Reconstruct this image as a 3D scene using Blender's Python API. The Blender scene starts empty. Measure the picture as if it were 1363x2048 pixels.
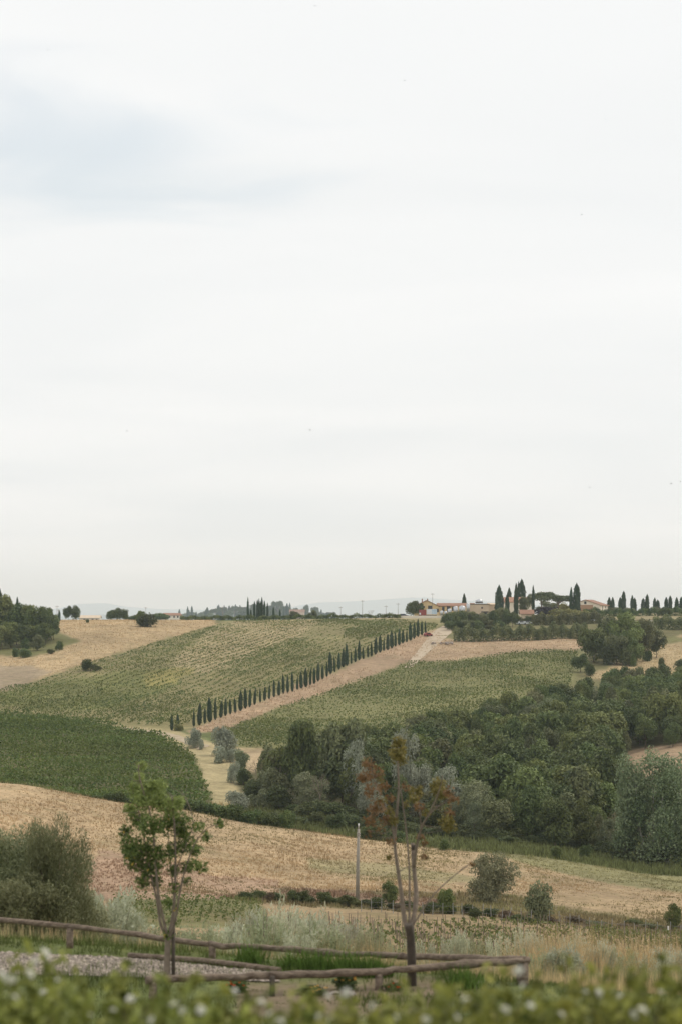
import bpy, math, random
import numpy as np
from mathutils import Vector, Matrix

# ------------------------------------------------------------------ camera, sky, sun, exposure
F = 4835.6          # focal length in photo pixels (85 mm on a 36 mm tall frame of 2048 px)
E = 1235.0          # eye-level row of the photograph
CX = 681.5
CZ = 40.0           # eye height above the datum
scene = bpy.context.scene
cam_data = bpy.data.cameras.new("camera")
cam = bpy.data.objects.new("camera", cam_data)
scene.collection.objects.link(cam)
scene.camera = cam
cam.location = (0, 0, CZ)
cam.rotation_euler = (math.radians(90), 0, 0)
cam_data.sensor_fit = 'VERTICAL'
cam_data.sensor_height = 36.0
cam_data.sensor_width = 24.0
cam_data.lens = 85.0
cam_data.shift_y = (E - 1024.0) / 2048.0
cam_data.clip_start = 0.1
cam_data.clip_end = 120000
cam_data.dof.use_dof = True
cam_data.dof.focus_distance = 420
cam_data.dof.aperture_fstop = 2.6

SUN_AZ, SUN_EL = math.radians(62), math.radians(52)
world = bpy.data.worlds.new("World")
scene.world = world
world.use_nodes = True
wn, wl = world.node_tree.nodes, world.node_tree.links
wn.clear()
def N(nodes, typ, **kw):
    n = nodes.new(typ)
    for k, v in kw.items():
        setattr(n, k, v)
    return n
def math_node(nodes, links, op, a, b=None, c=None, clamp=False):
    n = nodes.new('ShaderNodeMath'); n.operation = op; n.use_clamp = clamp
    for i, v in enumerate((a, b, c)):
        if v is None: continue
        if isinstance(v, (int, float)): n.inputs[i].default_value = v
        else: links.new(v, n.inputs[i])
    return n.outputs[0]
def mix_rgb(nodes, links, fac, a, b, blend='MIX'):
    n = nodes.new('ShaderNodeMix'); n.data_type = 'RGBA'; n.blend_type = blend
    for sock, v in ((n.inputs['Factor'], fac), (n.inputs['A'], a), (n.inputs['B'], b)):
        pass
    def put(s, v):
        if isinstance(v, (int, float)): s.default_value = v
        elif isinstance(v, tuple): s.default_value = (*v, 1.0) if len(v) == 3 else v
        else: links.new(v, s)
    put(n.inputs[0], fac); put(n.inputs[6], a); put(n.inputs[7], b)
    return n.outputs[2]
sky = N(wn, 'ShaderNodeTexSky')
sky.sky_type = 'NISHITA'; sky.sun_disc = False
sky.sun_elevation = SUN_EL; sky.sun_rotation = SUN_AZ
sky.air_density = 1.0; sky.dust_density = 0.4; sky.ozone_density = 1.0
tc = N(wn, 'ShaderNodeTexCoord')
sep = N(wn, 'ShaderNodeSeparateXYZ'); wl.new(tc.outputs['Generated'], sep.inputs[0])
zc = math_node(wn, wl, 'MAXIMUM', sep.outputs[2], 0.0)
zd = math_node(wn, wl, 'ADD', zc, 0.06)
cu = math_node(wn, wl, 'DIVIDE', sep.outputs[0], zd)
cv = math_node(wn, wl, 'DIVIDE', sep.outputs[1], zd)
comb = N(wn, 'ShaderNodeCombineXYZ'); wl.new(cu, comb.inputs[0]); wl.new(cv, comb.inputs[1])
nz = N(wn, 'ShaderNodeTexNoise'); nz.inputs['Scale'].default_value = 0.55; nz.inputs['Detail'].default_value = 4.0
nz.inputs['Roughness'].default_value = 0.5; nz.inputs['Distortion'].default_value = 0.4
wl.new(comb.outputs[0], nz.inputs['Vector'])
# a gap in the veil, high to the left
gap_dir = Vector(((130 - CX) / F, 1.0, (E - 300) / F)).normalized()
sub = N(wn, 'ShaderNodeVectorMath', operation='SUBTRACT'); wl.new(tc.outputs['Generated'], sub.inputs[0]); sub.inputs[1].default_value = gap_dir
msc = N(wn, 'ShaderNodeVectorMath', operation='MULTIPLY'); wl.new(sub.outputs[0], msc.inputs[0]); msc.inputs[1].default_value = (12.5, 12.5, 42.0)
gl = N(wn, 'ShaderNodeVectorMath', operation='LENGTH'); wl.new(msc.outputs[0], gl.inputs[0])
nz2 = N(wn, 'ShaderNodeTexNoise'); nz2.inputs['Scale'].default_value = 9.0; nz2.inputs['Detail'].default_value = 4.0
nz2.inputs['Roughness'].default_value = 0.45; nz2.inputs['Distortion'].default_value = 0.9
stretch = N(wn, 'ShaderNodeVectorMath', operation='MULTIPLY'); wl.new(tc.outputs['Generated'], stretch.inputs[0]); stretch.inputs[1].default_value = (1, 1, 3.2)
wl.new(stretch.outputs[0], nz2.inputs['Vector'])
g1 = math_node(wn, wl, 'MULTIPLY_ADD', nz2.outputs[0], 2.6, -1.2)
g2 = math_node(wn, wl, 'ADD', gl.outputs['Value'], g1)
gap = N(wn, 'ShaderNodeMapRange'); gap.interpolation_type = 'SMOOTHERSTEP'
wl.new(g2, gap.inputs[0]); gap.inputs[1].default_value = 0.1; gap.inputs[2].default_value = 1.7
gap.inputs[3].default_value = 0.70; gap.inputs[4].default_value = 0.985
bright = N(wn, 'ShaderNodeMapRange'); wl.new(nz.outputs[0], bright.inputs[0])
bright.inputs[1].default_value = 0.32; bright.inputs[2].default_value = 0.68; bright.inputs[3].default_value = 0.0; bright.inputs[4].default_value = 1.0
cloud = mix_rgb(wn, wl, bright.outputs[0], (8.85, 9.05, 9.1), (10.05, 10.08, 10.0))
airy = mix_rgb(wn, wl, 1.0, sky.outputs[0], (.90, 1.05, 1.02), 'MULTIPLY')
skyscaled = mix_rgb(wn, wl, gap.outputs[0], airy, cloud)
bg = N(wn, 'ShaderNodeBackground'); bg.inputs['Strength'].default_value = 0.1
wl.new(skyscaled, bg.inputs['Color'])
wo = N(wn, 'ShaderNodeOutputWorld'); wl.new(bg.outputs[0], wo.inputs['Surface'])

sun_data = bpy.data.lights.new("sun", 'SUN')
sun_data.energy = 1.5; sun_data.angle = math.radians(14); sun_data.color = (1.0, 0.93, 0.82)
sun = bpy.data.objects.new("sun", sun_data); scene.collection.objects.link(sun)
sv = Vector((math.sin(SUN_AZ) * math.cos(SUN_EL), math.cos(SUN_AZ) * math.cos(SUN_EL), math.sin(SUN_EL)))
sun.rotation_euler = sv.to_track_quat('Z', 'Y').to_euler()
sun.location = (0, 0, 150)

scene.view_settings.view_transform = 'Standard'
scene.view_settings.look = 'None'
scene.view_settings.exposure = 0.0
scene.view_settings.gamma = 1.0
scene.view_settings.use_curve_mapping = False
scene.render.engine = 'CYCLES'
cy = scene.cycles
cy.use_denoising = True
cy.max_bounces = 14; cy.diffuse_bounces = 3; cy.glossy_bounces = 2; cy.transmission_bounces = 3
cy.volume_bounces = 12; cy.transparent_max_bounces = 8
cy.use_adaptive_sampling = False

# ------------------------------------------------------------------ helpers
rng = np.random.default_rng(7)
random.seed(7)
COL = scene.collection

def tag(o, label=None, cat=None, group=None, kind=None):
    if label: o['label'] = label
    if cat: o['category'] = cat
    if group: o['group'] = group
    if kind: o['kind'] = kind
    return o

def make_mesh(name, verts, faces, mats, attrs=None, smooth=False):
    """verts (n,3), faces (m,k) array of equal polygons"""
    verts = np.asarray(verts, np.float32); faces = np.asarray(faces, np.int32)
    me = bpy.data.meshes.new(name)
    m, k = faces.shape
    me.vertices.add(len(verts)); me.vertices.foreach_set('co', verts.ravel())
    me.loops.add(m * k); me.loops.foreach_set('vertex_index', faces.ravel())
    me.polygons.add(m); me.polygons.foreach_set('loop_start', np.arange(0, m * k, k, dtype=np.int32))
    me.polygons.foreach_set('use_smooth', np.full(m, smooth, dtype=bool))
    for an, (typ, data) in (attrs or {}).items():
        a = me.attributes.new(an, typ, 'POINT')
        if typ == 'FLOAT': a.data.foreach_set('value', np.asarray(data, np.float32).ravel())
        else: a.data.foreach_set('color', np.asarray(data, np.float32).ravel())
    for mt in (mats if isinstance(mats, (list, tuple)) else [mats]):
        me.materials.append(mt)
    me.update(calc_edges=True)
    return me

def obj(name, me, parent=None, loc=None):
    o = bpy.data.objects.new(name, me); COL.objects.link(o)
    if parent is not None: o.parent = parent
    if loc is not None: o.location = loc
    return o

def empty(name, loc, rz=0.0, scale=(1, 1, 1)):
    o = bpy.data.objects.new(name, None); COL.objects.link(o)
    o.location = loc; o.rotation_euler = (0, 0, rz); o.scale = scale
    o.empty_display_size = 0.2
    return o

def keep_world(o, parent):
    """let a part keep its own true shape under a stretched parent"""
    o.matrix_parent_inverse = Matrix.LocRotScale(parent.location, parent.rotation_euler, parent.scale).inverted()

class MB:
    """collects boxes, prisms, cylinders and tubes of one part"""
    def __init__(s): s.v = []; s.f = []
    def add(s, v, f):
        b = len(s.v); s.v += [tuple(p) for p in v]; s.f += [tuple(i + b for i in q) for q in f]
    def box(s, c, d, rz=0.0):
        ca, sa = math.cos(rz), math.sin(rz); vs = []
        for dz in (-.5, .5):
            for dx, dy in ((-.5, -.5), (.5, -.5), (.5, .5), (-.5, .5)):
                x, y = dx * d[0], dy * d[1]
                vs.append((c[0] + x * ca - y * sa, c[1] + x * sa + y * ca, c[2] + dz * d[2]))
        s.add(vs, [(3, 2, 1, 0), (4, 5, 6, 7), (0, 1, 5, 4), (1, 2, 6, 5), (2, 3, 7, 6), (3, 0, 4, 7)])
        return s
    def tube(s, pts, rad, n=7, cap=True):
        pts = [Vector(p) for p in pts]; rings = []
        for i, p in enumerate(pts):
            d = (pts[min(i + 1, len(pts) - 1)] - pts[max(i - 1, 0)]).normalized()
            a = d.cross(Vector((0, 0, 1)) if abs(d.z) < .9 else Vector((1, 0, 0))).normalized(); b = d.cross(a)
            r = rad[i] if isinstance(rad, (list, tuple)) else rad
            rings.append([p + (a * math.cos(2 * math.pi * k / n) + b * math.sin(2 * math.pi * k / n)) * r for k in range(n)])
        vs = [q for r in rings for q in r]; fs = []
        for i in range(len(pts) - 1):
            for k in range(n):
                fs.append((i * n + k, i * n + (k + 1) % n, (i + 1) * n + (k + 1) % n, (i + 1) * n + k))
        if cap: fs += [tuple(range(n - 1, -1, -1)), tuple((len(pts) - 1) * n + k for k in range(n))]
        s.add(vs, fs); return s
    def poly(s, v, f): s.add(v, f); return s
    def mesh(s, name, mat, smooth=False):
        me = bpy.data.meshes.new(name); me.from_pydata(s.v, [], s.f); me.materials.append(mat)
        if smooth:
            for p in me.polygons: p.use_smooth = len(p.vertices) == 4
        me.update(); return me
    def build(s, name, mat, parent=None, smooth=False, loc=None):
        return obj(name, s.mesh(name, mat, smooth), parent, loc)

# ------------------------------------------------------------------ materials
def new_mat(name):
    m = bpy.data.materials.new(name); m.use_nodes = True
    nt = m.node_tree; nt.nodes.clear()
    out = nt.nodes.new('ShaderNodeOutputMaterial')
    return m, nt.nodes, nt.links, out

def noise(nd, lk, scale, detail=3.0, rough=.55, vec=None, dist=0.0):
    n = nd.new('ShaderNodeTexNoise'); n.inputs['Scale'].default_value = scale; n.inputs['Detail'].default_value = detail
    n.inputs['Roughness'].default_value = rough; n.inputs['Distortion'].default_value = dist
    if vec is not None: lk.new(vec, n.inputs['Vector'])
    return n.outputs[0]

def ramp(nd, lk, v, a, b, lo, hi):
    n = nd.new('ShaderNodeMapRange'); lk.new(v, n.inputs[0])
    n.inputs[1].default_value = a; n.inputs[2].default_value = b; n.inputs[3].default_value = lo; n.inputs[4].default_value = hi
    return n.outputs[0]

LEAF = {}
def leaf_mat(name, ca, cb, trans=0.18, vary=0.22, rough=0.55, spec=0.25):
    """leaf colour runs from ca to cb with the per-leaf 'tint'; each plant differs a little"""
    if name in LEAF: return LEAF[name]
    m, nd, lk, out = new_mat(name)
    at = nd.new('ShaderNodeAttribute'); at.attribute_name = 'tint'
    c = mix_rgb(nd, lk, at.outputs['Fac'], ca, cb)
    oi = nd.new('ShaderNodeObjectInfo')
    v = ramp(nd, lk, oi.outputs['Random'], 0, 1, 1 - vary, 1 + vary)
    hsv = nd.new('ShaderNodeHueSaturation'); lk.new(c, hsv.inputs['Color']); lk.new(v, hsv.inputs['Value'])
    r2 = math_node(nd, lk, 'FRACT', math_node(nd, lk, 'MULTIPLY', oi.outputs['Random'], 17.31))
    lk.new(ramp(nd, lk, r2, 0, 1, .478, .515), hsv.inputs['Hue'])
    p = nd.new('ShaderNodeBsdfPrincipled'); lk.new(hsv.outputs[0], p.inputs['Base Color'])
    p.inputs['Roughness'].default_value = rough; p.inputs['Specular IOR Level'].default_value = spec
    t = nd.new('ShaderNodeBsdfTranslucent'); lk.new(hsv.outputs[0], t.inputs['Color'])
    mx = nd.new('ShaderNodeMixShader'); mx.inputs[0].default_value = trans
    lk.new(p.outputs[0], mx.inputs[1]); lk.new(t.outputs[0], mx.inputs[2]); lk.new(mx.outputs[0], out.inputs[0])
    LEAF[name] = m
    return m

def plain_mat(name, ca, cb=None, scale=3.0, rough=.8, metal=0.0, bump=0.0, bscale=None, stretch=(1, 1, 1), spec=.3):
    m, nd, lk, out = new_mat(name)
    p = nd.new('ShaderNodeBsdfPrincipled'); p.inputs['Roughness'].default_value = rough; p.inputs['Metallic'].default_value = metal
    p.inputs['Specular IOR Level'].default_value = spec
    t = nd.new('ShaderNodeTexCoord'); mp = nd.new('ShaderNodeMapping'); lk.new(t.outputs['Object'], mp.inputs[0]); mp.inputs['Scale'].default_value = stretch
    cb = cb or tuple(x * .72 for x in ca)
    nf = ramp(nd, lk, noise(nd, lk, scale, 5, .6, mp.outputs[0]), .3, .7, 0, 1)
    lk.new(mix_rgb(nd, lk, nf, ca, cb), p.inputs['Base Color'])
    if bump:
        b = nd.new('ShaderNodeBump'); b.inputs['Strength'].default_value = bump; b.inputs['Distance'].default_value = .02
        lk.new(noise(nd, lk, bscale or scale * 4, 4, .6, mp.outputs[0]), b.inputs['Height']); lk.new(b.outputs[0], p.inputs['Normal'])
    lk.new(p.outputs[0], out.inputs[0])
    return m

def ground_mat(name, attr='gcol', gain=1.0):
    m, nd, lk, out = new_mat(name)
    at = nd.new('ShaderNodeAttribute'); at.attribute_name = attr
    g = nd.new('ShaderNodeNewGeometry')
    pos = g.outputs['Position']
    n1 = ramp(nd, lk, noise(nd, lk, .05, 4, .6, pos, .5), .3, .7, .84, 1.14)
    n2 = ramp(nd, lk, noise(nd, lk, .55, 5, .65, pos, .6), .28, .72, .68, 1.25)
    n3 = ramp(nd, lk, noise(nd, lk, 3.1, 3, .6, pos), .25, .75, .72, 1.22)
    k = math_node(nd, lk, 'MULTIPLY', math_node(nd, lk, 'MULTIPLY', n1, n2), n3)
    k = math_node(nd, lk, 'MULTIPLY', k, gain)
    cc = nd.new('ShaderNodeVectorMath'); cc.operation = 'SCALE'; lk.new(at.outputs['Color'], cc.inputs[0]); lk.new(k, cc.inputs['Scale'])
    # patches where green or brown growth shows through
    gm = ramp(nd, lk, noise(nd, lk, .16, 6, .72, pos, 1.2), .50, .72, 0, .60)
    bm_ = ramp(nd, lk, noise(nd, lk, .10, 6, .72, pos, 1.6), .54, .74, 0, .5)
    c = mix_rgb(nd, lk, gm, cc.outputs[0], (.15, .145, .06))
    c = mix_rgb(nd, lk, bm_, c, (.24, .165, .10))
    p = nd.new('ShaderNodeBsdfPrincipled'); p.inputs['Roughness'].default_value = .95; p.inputs['Specular IOR Level'].default_value = .1
    lk.new(c, p.inputs['Base Color'])
    b = nd.new('ShaderNodeBump'); b.inputs['Strength'].default_value = .5; b.inputs['Distance'].default_value = .25
    lk.new(noise(nd, lk, 1.4, 6, .7, pos), b.inputs['Height']); lk.new(b.outputs[0], p.inputs['Normal'])
    lk.new(p.outputs[0], out.inputs[0])
    return m

def vcol_mat(name, trans=.3):
    m, nd, lk, out = new_mat(name)
    at = nd.new('ShaderNodeAttribute'); at.attribute_name = 'gcol'
    d = nd.new('ShaderNodeBsdfDiffuse'); lk.new(at.outputs['Color'], d.inputs[0])
    t = nd.new('ShaderNodeBsdfTranslucent'); lk.new(at.outputs['Color'], t.inputs[0])
    mx = nd.new('ShaderNodeMixShader'); mx.inputs[0].default_value = trans
    lk.new(d.outputs[0], mx.inputs[1]); lk.new(t.outputs[0], mx.inputs[2]); lk.new(mx.outputs[0], out.inputs[0])
    return m

M_ground = ground_mat('ground_cover')
M_blade = vcol_mat('grass_blades')
M_bark = plain_mat('bark', (.16, .12, .085), (.09, .07, .05), 6, .9, bump=.5)
M_palebark = plain_mat('pale_bark', (.60, .56, .49), (.38, .34, .29), 9, .85, bump=.3)
M_greybark = plain_mat('grey_bark', (.27, .215, .165), (.17, .13, .10), 9, .85, bump=.4)
M_darkbark = plain_mat('dark_bark', (.11, .085, .065), (.06, .05, .04), 9, .85, bump=.4)
M_log = plain_mat('weathered_log', (.33, .255, .19), (.10, .07, .05), 7, .85, bump=1.0, bscale=26, stretch=(.5, 3, 3))
M_gravel = plain_mat('gravel', (.29, .24, .195), (.17, .145, .115), 22, .95, bump=1.0, bscale=60)
M_track = plain_mat('dirt_track', (.46, .37, .26), (.33, .26, .16), .5, .95)
M_concrete = plain_mat('concrete', (.38, .34, .285), (.28, .25, .21), 4, .9, bump=.2)
M_porc = plain_mat('porcelain', (.8, .79, .76), (.7, .68, .65), 4, .3)
M_steelpost = plain_mat('galvanised', (.42, .42, .41), (.3, .3, .29), 4, .5, .6)
M_wire = plain_mat('wire', (.22, .21, .2), (.15, .15, .14), 4, .5, .6)

# ------------------------------------------------------------------ terrain
NEAR = [(0.3, -1.75), (4, -1.85), (8, -2.55), (12, -3.2), (20, -4.5), (28, -5.35), (33, -5.64)]
EDGE = {-700: 45.5, 0: 43.3, 170: 42.4, 340: 41.6, 500: 40.8, 680: 40.0, 850: 39.0, 1020: 38.1, 1200: 37.2, 1363: 36.6, 2063: 35}   # where the terrace ends
YS = [60, 90, 150, 200, 235, 260, 300, 345, 390, 430, 480, 560, 620, 700, 735, 760, 830, 900, 960, 1020, 1100]
COLS = {
    -700: [1925, 1915, 1880, 1820, 1745, 1690, 1590, 1540, 1565, 1570, 1525, 1455, 1415, 1375, 1352, 1335, 1300, 1270, 1252, 1246, 1248],
    0:    [1930, 1925, 1890, 1835, 1770, 1725, 1630, 1568, 1590, 1592, 1545, 1470, 1425, 1375, 1350, 1335, 1298, 1268, 1250, 1244, 1246],
    170:  [1940, 1935, 1900, 1845, 1785, 1745, 1670, 1597, 1610, 1607, 1560, 1480, 1440, 1375, 1344, 1325, 1282, 1255, 1244, 1240, 1243],
    340:  [1955, 1945, 1905, 1845, 1790, 1755, 1690, 1622, 1632, 1618, 1565, 1487, 1449, 1382, 1352, 1332, 1292, 1260, 1245, 1241, 1243],
    500:  [1970, 1955, 1915, 1858, 1805, 1772, 1705, 1648, 1650, 1622, 1570, 1495, 1455, 1388, 1360, 1340, 1297, 1262, 1246, 1240, 1242],
    680:  [1978, 1965, 1925, 1868, 1822, 1792, 1738, 1676, 1668, 1628, 1578, 1500, 1452, 1398, 1373, 1348, 1300, 1262, 1244, 1238, 1240],
    850:  [1982, 1970, 1935, 1880, 1832, 1800, 1750, 1695, 1685, 1645, 1588, 1500, 1445, 1390, 1365, 1346, 1308, 1270, 1248, 1236, 1232],
    1020: [1985, 1975, 1940, 1890, 1842, 1810, 1762, 1710, 1692, 1660, 1598, 1502, 1440, 1382, 1358, 1338, 1302, 1270, 1250, 1238, 1231],
    1200: [1985, 1975, 1945, 1900, 1858, 1830, 1782, 1738, 1716, 1680, 1615, 1530, 1470, 1395, 1362, 1345, 1305, 1272, 1250, 1236, 1227],
    1363: [1985, 1975, 1950, 1910, 1870, 1845, 1797, 1755, 1738, 1700, 1605, 1497, 1455, 1393, 1362, 1345, 1308, 1275, 1252, 1236, 1225],
    2063: [1985, 1975, 1955, 1920, 1885, 1860, 1815, 1775, 1750, 1700, 1600, 1490, 1445, 1385, 1357, 1342, 1305, 1275, 1252, 1236, 1224]}
FAR = [(1300, 1243), (2500, 1243), (4200, 1241.6), (5400, 1241), (7000, 1245), (12000, 1243), (24000, 1239), (48000, 1237)]

def pchip(x, y, xi):
    x = np.asarray(x, float); y = np.asarray(y, float); h = np.diff(x); d = np.diff(y) / h
    m = np.zeros_like(y); m[0] = d[0]; m[-1] = d[-1]
    for i in range(1, len(x) - 1):
        if d[i - 1] * d[i] > 0:
            w1 = 2 * h[i] + h[i - 1]; w2 = h[i] + 2 * h[i - 1]
            m[i] = (w1 + w2) / (w1 / d[i - 1] + w2 / d[i])
    k = np.clip(np.searchsorted(x, xi) - 1, 0, len(x) - 2); t = (xi - x[k]) / h[k]
    return ((1 + 2 * t) * (1 - t) ** 2 * y[k] + t * (1 - t) ** 2 * h[k] * m[k] + t * t * (3 - 2 * t) * y[k + 1] + t * t * (t - 1) * h[k] * m[k + 1])

TY = np.concatenate([np.linspace(.3, 44.5, 90)[:-1], np.geomspace(44.5, 1200, 900)[:-1], np.geomspace(1200, 48000, 200)])
TPX = np.arange(-700, 2064, 9.0)
_cp = sorted(COLS)
_prof = []
for c in _cp:
    e = EDGE[c]
    ys = [a for a, b in NEAR] + [e - 1.5, e, e + 2.5] + YS + [a for a, b in FAR]
    zs = [b for a, b in NEAR] + [-5.70, -5.74, -6.35] + [-(p - E) / F * y for p, y in zip(COLS[c], YS)] + [-(p - E) / F * y for y, p in FAR]
    _prof.append(pchip(ys, zs, TY))
_prof = np.array(_prof)                       # cols x Y
TZ = np.array([pchip(_cp, _prof[:, j], TPX) for j in range(len(TY))]).T     # px x Y

def fbm2(x, y, seed=0):
    r = np.random.default_rng(seed); out = 0; 
    for o in range(5):
        a = r.uniform(0, 6.28, 4); fr = 2.03 ** o
        out = out + (np.sin(x * fr * math.cos(a[0]) + y * fr * math.sin(a[0]) + a[1] + 1.3 * np.sin(y * fr * .7 + a[2])) *
                     np.cos(y * fr * math.cos(a[2]) - x * fr * math.sin(a[2]) + a[3] + 1.1 * np.sin(x * fr * .6 + a[1]))) * .6 ** o
    return out

def zrel(x, y):
    x = np.asarray(x, float); y = np.maximum(np.asarray(y, float), .3)
    px = np.clip(CX + F * x / y, TPX[0], TPX[-1])
    fi = (px - TPX[0]) / 9.0; i = np.clip(fi.astype(int), 0, len(TPX) - 2); u = fi - i
    j = np.clip(np.searchsorted(TY, y) - 1, 0, len(TY) - 2); v = np.clip((y - TY[j]) / (TY[j + 1] - TY[j]), 0, 1)
    z = (TZ[i, j] * (1 - u) + TZ[i + 1, j] * u) * (1 - v) + (TZ[i, j + 1] * (1 - u) + TZ[i + 1, j + 1] * u) * v
    amp = np.clip((y - 46) / 60, 0, 1) * .22 * np.clip((1300 - y) / 200, 0, 1)
    return z + amp * fbm2(x * .13, y * .09, 3)

def gz(x, y): return float(zrel(np.array([x]), np.array([y]))[0]) + CZ

def P(px, py, Y): return Vector(((px - CX) / F * Y, Y, CZ - (py - E) / F * Y))

def hit(px, py, y0=46.0, y1=1200.0):
    """ground point seen at a photo pixel, first one beyond y0"""
    ys = np.geomspace(y0, y1, 3000); xs = (px - CX) / F * ys
    z = zrel(xs, ys); ray = -(py - E) / F * ys
    k = np.nonzero(z >= ray)[0]
    Y = ys[k[0]] if len(k) else y1
    x = (px - CX) / F * Y
    return Vector((x, float(Y), gz(x, Y)))

def inpoly(px, py, poly):
    poly = np.asarray(poly, float); inside = np.zeros(px.shape, bool); n = len(poly)
    for i in range(n):
        x1, y1 = poly[i]; x2, y2 = poly[(i + 1) % n]
        if y1 == y2: continue
        c = ((y1 > py) != (y2 > py)) & (px < (x2 - x1) * (py - y1) / (y2 - y1) + x1)
        inside ^= c
    return inside

DRY = (.435, .315, .185); PINK = (.42, .295, .19)
REG = [  # name, colour, depth range, outline on the ground as seen in the photograph
    ('slope', (.34, .28, .15), (43.5, 150), [(-3000, 1000), (4000, 1000), (4000, 4000), (-3000, 4000)]),
    ('young_vineyard', (.30, .22, .125), (150, 236), [(-3000, 1000), (4000, 1000), (4000, 4000), (-3000, 4000)]),
    ('scrub', (.20, .16, .085), (236, 275), [(-3000, 1000), (4000, 1000), (4000, 4000), (-3000, 4000)]),
    ('brown_scrub', (.22, .145, .095), (225, 268), [(150, 1740), (420, 1770), (560, 1770), (900, 1800), (900, 1815), (560, 1800), (380, 1805), (200, 1800)]),
    ('vine_plot', (.17, .16, .07), (185, 245), [(215, 1795), (430, 1800), (530, 1795), (530, 1856), (215, 1856)]),
    ('flower_bed', (.19, .145, .095), (33, 38.6), [(470, 1955), (860, 1945), (920, 1990), (880, 2030), (470, 2030)]),
    ('dry_field', DRY, (228, 352), [(-900, 1530), (0, 1560), (170, 1590), (340, 1612), (480, 1640), (680, 1668), (850, 1690), (1020, 1706), (1200, 1735), (1363, 1752), (2300, 1775), (2300, 1880), (1363, 1842), (1200, 1826), (1020, 1790), (850, 1782), (700, 1780), (560, 1775), (400, 1792), (200, 1782), (-900, 1800)]),
    ('field_weeds', (.27, .245, .12), (228, 356), [(960, 1700), (1100, 1716), (1363, 1750), (2300, 1775), (2300, 1800), (1363, 1786), (1210, 1766), (1060, 1730)]),
    ('field_strip', (.345, .285, .155), (228, 330), [(620, 1718), (760, 1728), (900, 1744), (1000, 1762), (900, 1766), (740, 1752), (620, 1740)]),
    ('field_brown', (.37, .25, .165), (228, 320), [(200, 1700), (330, 1720), (420, 1750), (560, 1760), (560, 1785), (400, 1800), (220, 1800), (160, 1760)]),
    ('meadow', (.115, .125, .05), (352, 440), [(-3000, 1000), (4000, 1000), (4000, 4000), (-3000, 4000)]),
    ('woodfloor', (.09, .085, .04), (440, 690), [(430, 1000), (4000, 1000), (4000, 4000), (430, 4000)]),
    ('right_mid', (.17, .155, .07), (640, 1000), [(430, 1000), (4000, 1000), (4000, 4000), (430, 4000)]),
    ('vineyard_left', (.13, .125, .055), (372, 640), [(-900, 1400), (0, 1425), (120, 1440), (230, 1455), (330, 1478), (385, 1510), (415, 1560), (425, 1600), (420, 1640), (-900, 1640)]),
    ('grass_track', (.41, .335, .185), (380, 640), [(210, 1448), (350, 1460), (395, 1476), (440, 1490), (470, 1540), (484, 1600), (470, 1630), (428, 1640), (420, 1580), (385, 1510), (330, 1478)]),
    ('bare', (.44, .33, .20), (430, 640), [(468, 1492), (520, 1490), (540, 1530), (500, 1550), (470, 1530)]),
    ('hill_vineyard', (.265, .23, .11), (600, 1010), [(-900, 1395), (0, 1382), (100, 1355), (200, 1318), (300, 1285), (430, 1248), (480, 1236), (900, 1236), (880, 1258), (850, 1274), (388, 1455), (340, 1462), (230, 1450), (0, 1424), (-900, 1412)]),
    ('hill_pale', (.40, .325, .185), (700, 1010), [(340, 1330), (420, 1262), (480, 1240), (640, 1240), (600, 1270), (520, 1300), (430, 1345), (380, 1350)]),
    ('hill_green', (.20, .20, .075), (640, 900), [(0, 1388), (120, 1365), (260, 1340), (350, 1335), (395, 1342), (330, 1385), (200, 1420), (0, 1420)]),
    ('hill_yellow', (.32, .275, .10), (640, 900), [(290, 1350), (350, 1335), (400, 1340), (350, 1368), (290, 1378)]),
    ('dry_left', (.47, .345, .20), (640, 1040), [(-900, 1395), (0, 1382), (100, 1355), (200, 1318), (300, 1285), (430, 1249), (430, 1230), (60, 1230), (120, 1275), (160, 1282), (105, 1306), (60, 1314), (0, 1312), (-900, 1325)]),
    ('green_left', (.17, .165, .065), (700, 1040), [(-900, 1325), (0, 1312), (60, 1314), (105, 1306), (160, 1282), (120, 1265), (90, 1230), (-900, 1230)]),
    ('grey_left', (.33, .255, .17), (660, 800), [(-900, 1400), (0, 1383), (50, 1370), (110, 1345), (60, 1330), (-900, 1330)]),
    ('cypress_bank', PINK, (560, 940), [(372, 1462), (420, 1440), (500, 1408), (680, 1338), (800, 1288), (850, 1266), (872, 1258), (885, 1280), (830, 1322), (780, 1336), (700, 1366), (560, 1416), (450, 1458), (390, 1470)]),
    ('dry_right', (.42, .30, .19), (780, 960), [(868, 1276), (920, 1280), (1000, 1278), (1170, 1272), (1175, 1296), (1060, 1303), (900, 1320), (815, 1338), (850, 1300)]),
    ('vineyard_right', (.215, .205, .088), (560, 860), [(430, 1474), (560, 1416), (700, 1366), (815, 1326), (900, 1320), (1060, 1303), (1172, 1298), (1160, 1345), (1140, 1385), (1000, 1425), (700, 1505), (480, 1530)]),
    ('dry_clearing', (.43, .325, .185), (700, 960), [(1170, 1352), (1250, 1316), (1363, 1270), (2300, 1262), (2300, 1345), (1363, 1352), (1200, 1360)]),
    ('clearing_green', (.20, .19, .075), (700, 960), [(1330, 1276), (2300, 1270), (2300, 1288), (1363, 1286), (1330, 1290)]),
    ('dry_patch', PINK, (490, 590), [(1195, 1560), (1260, 1500), (1363, 1488), (2300, 1475), (2300, 1560), (1363, 1548), (1290, 1550), (1215, 1570)]),
    ('plateau', (.34, .28, .16), (1000, 1200), [(700, 1100), (4000, 1100), (4000, 1300), (700, 1300)]),
    ('far', (.30, .31, .26), (1150, 90000), [(-9000, 0), (9000, 0), (9000, 3000), (-9000, 3000)]),
]

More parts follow.
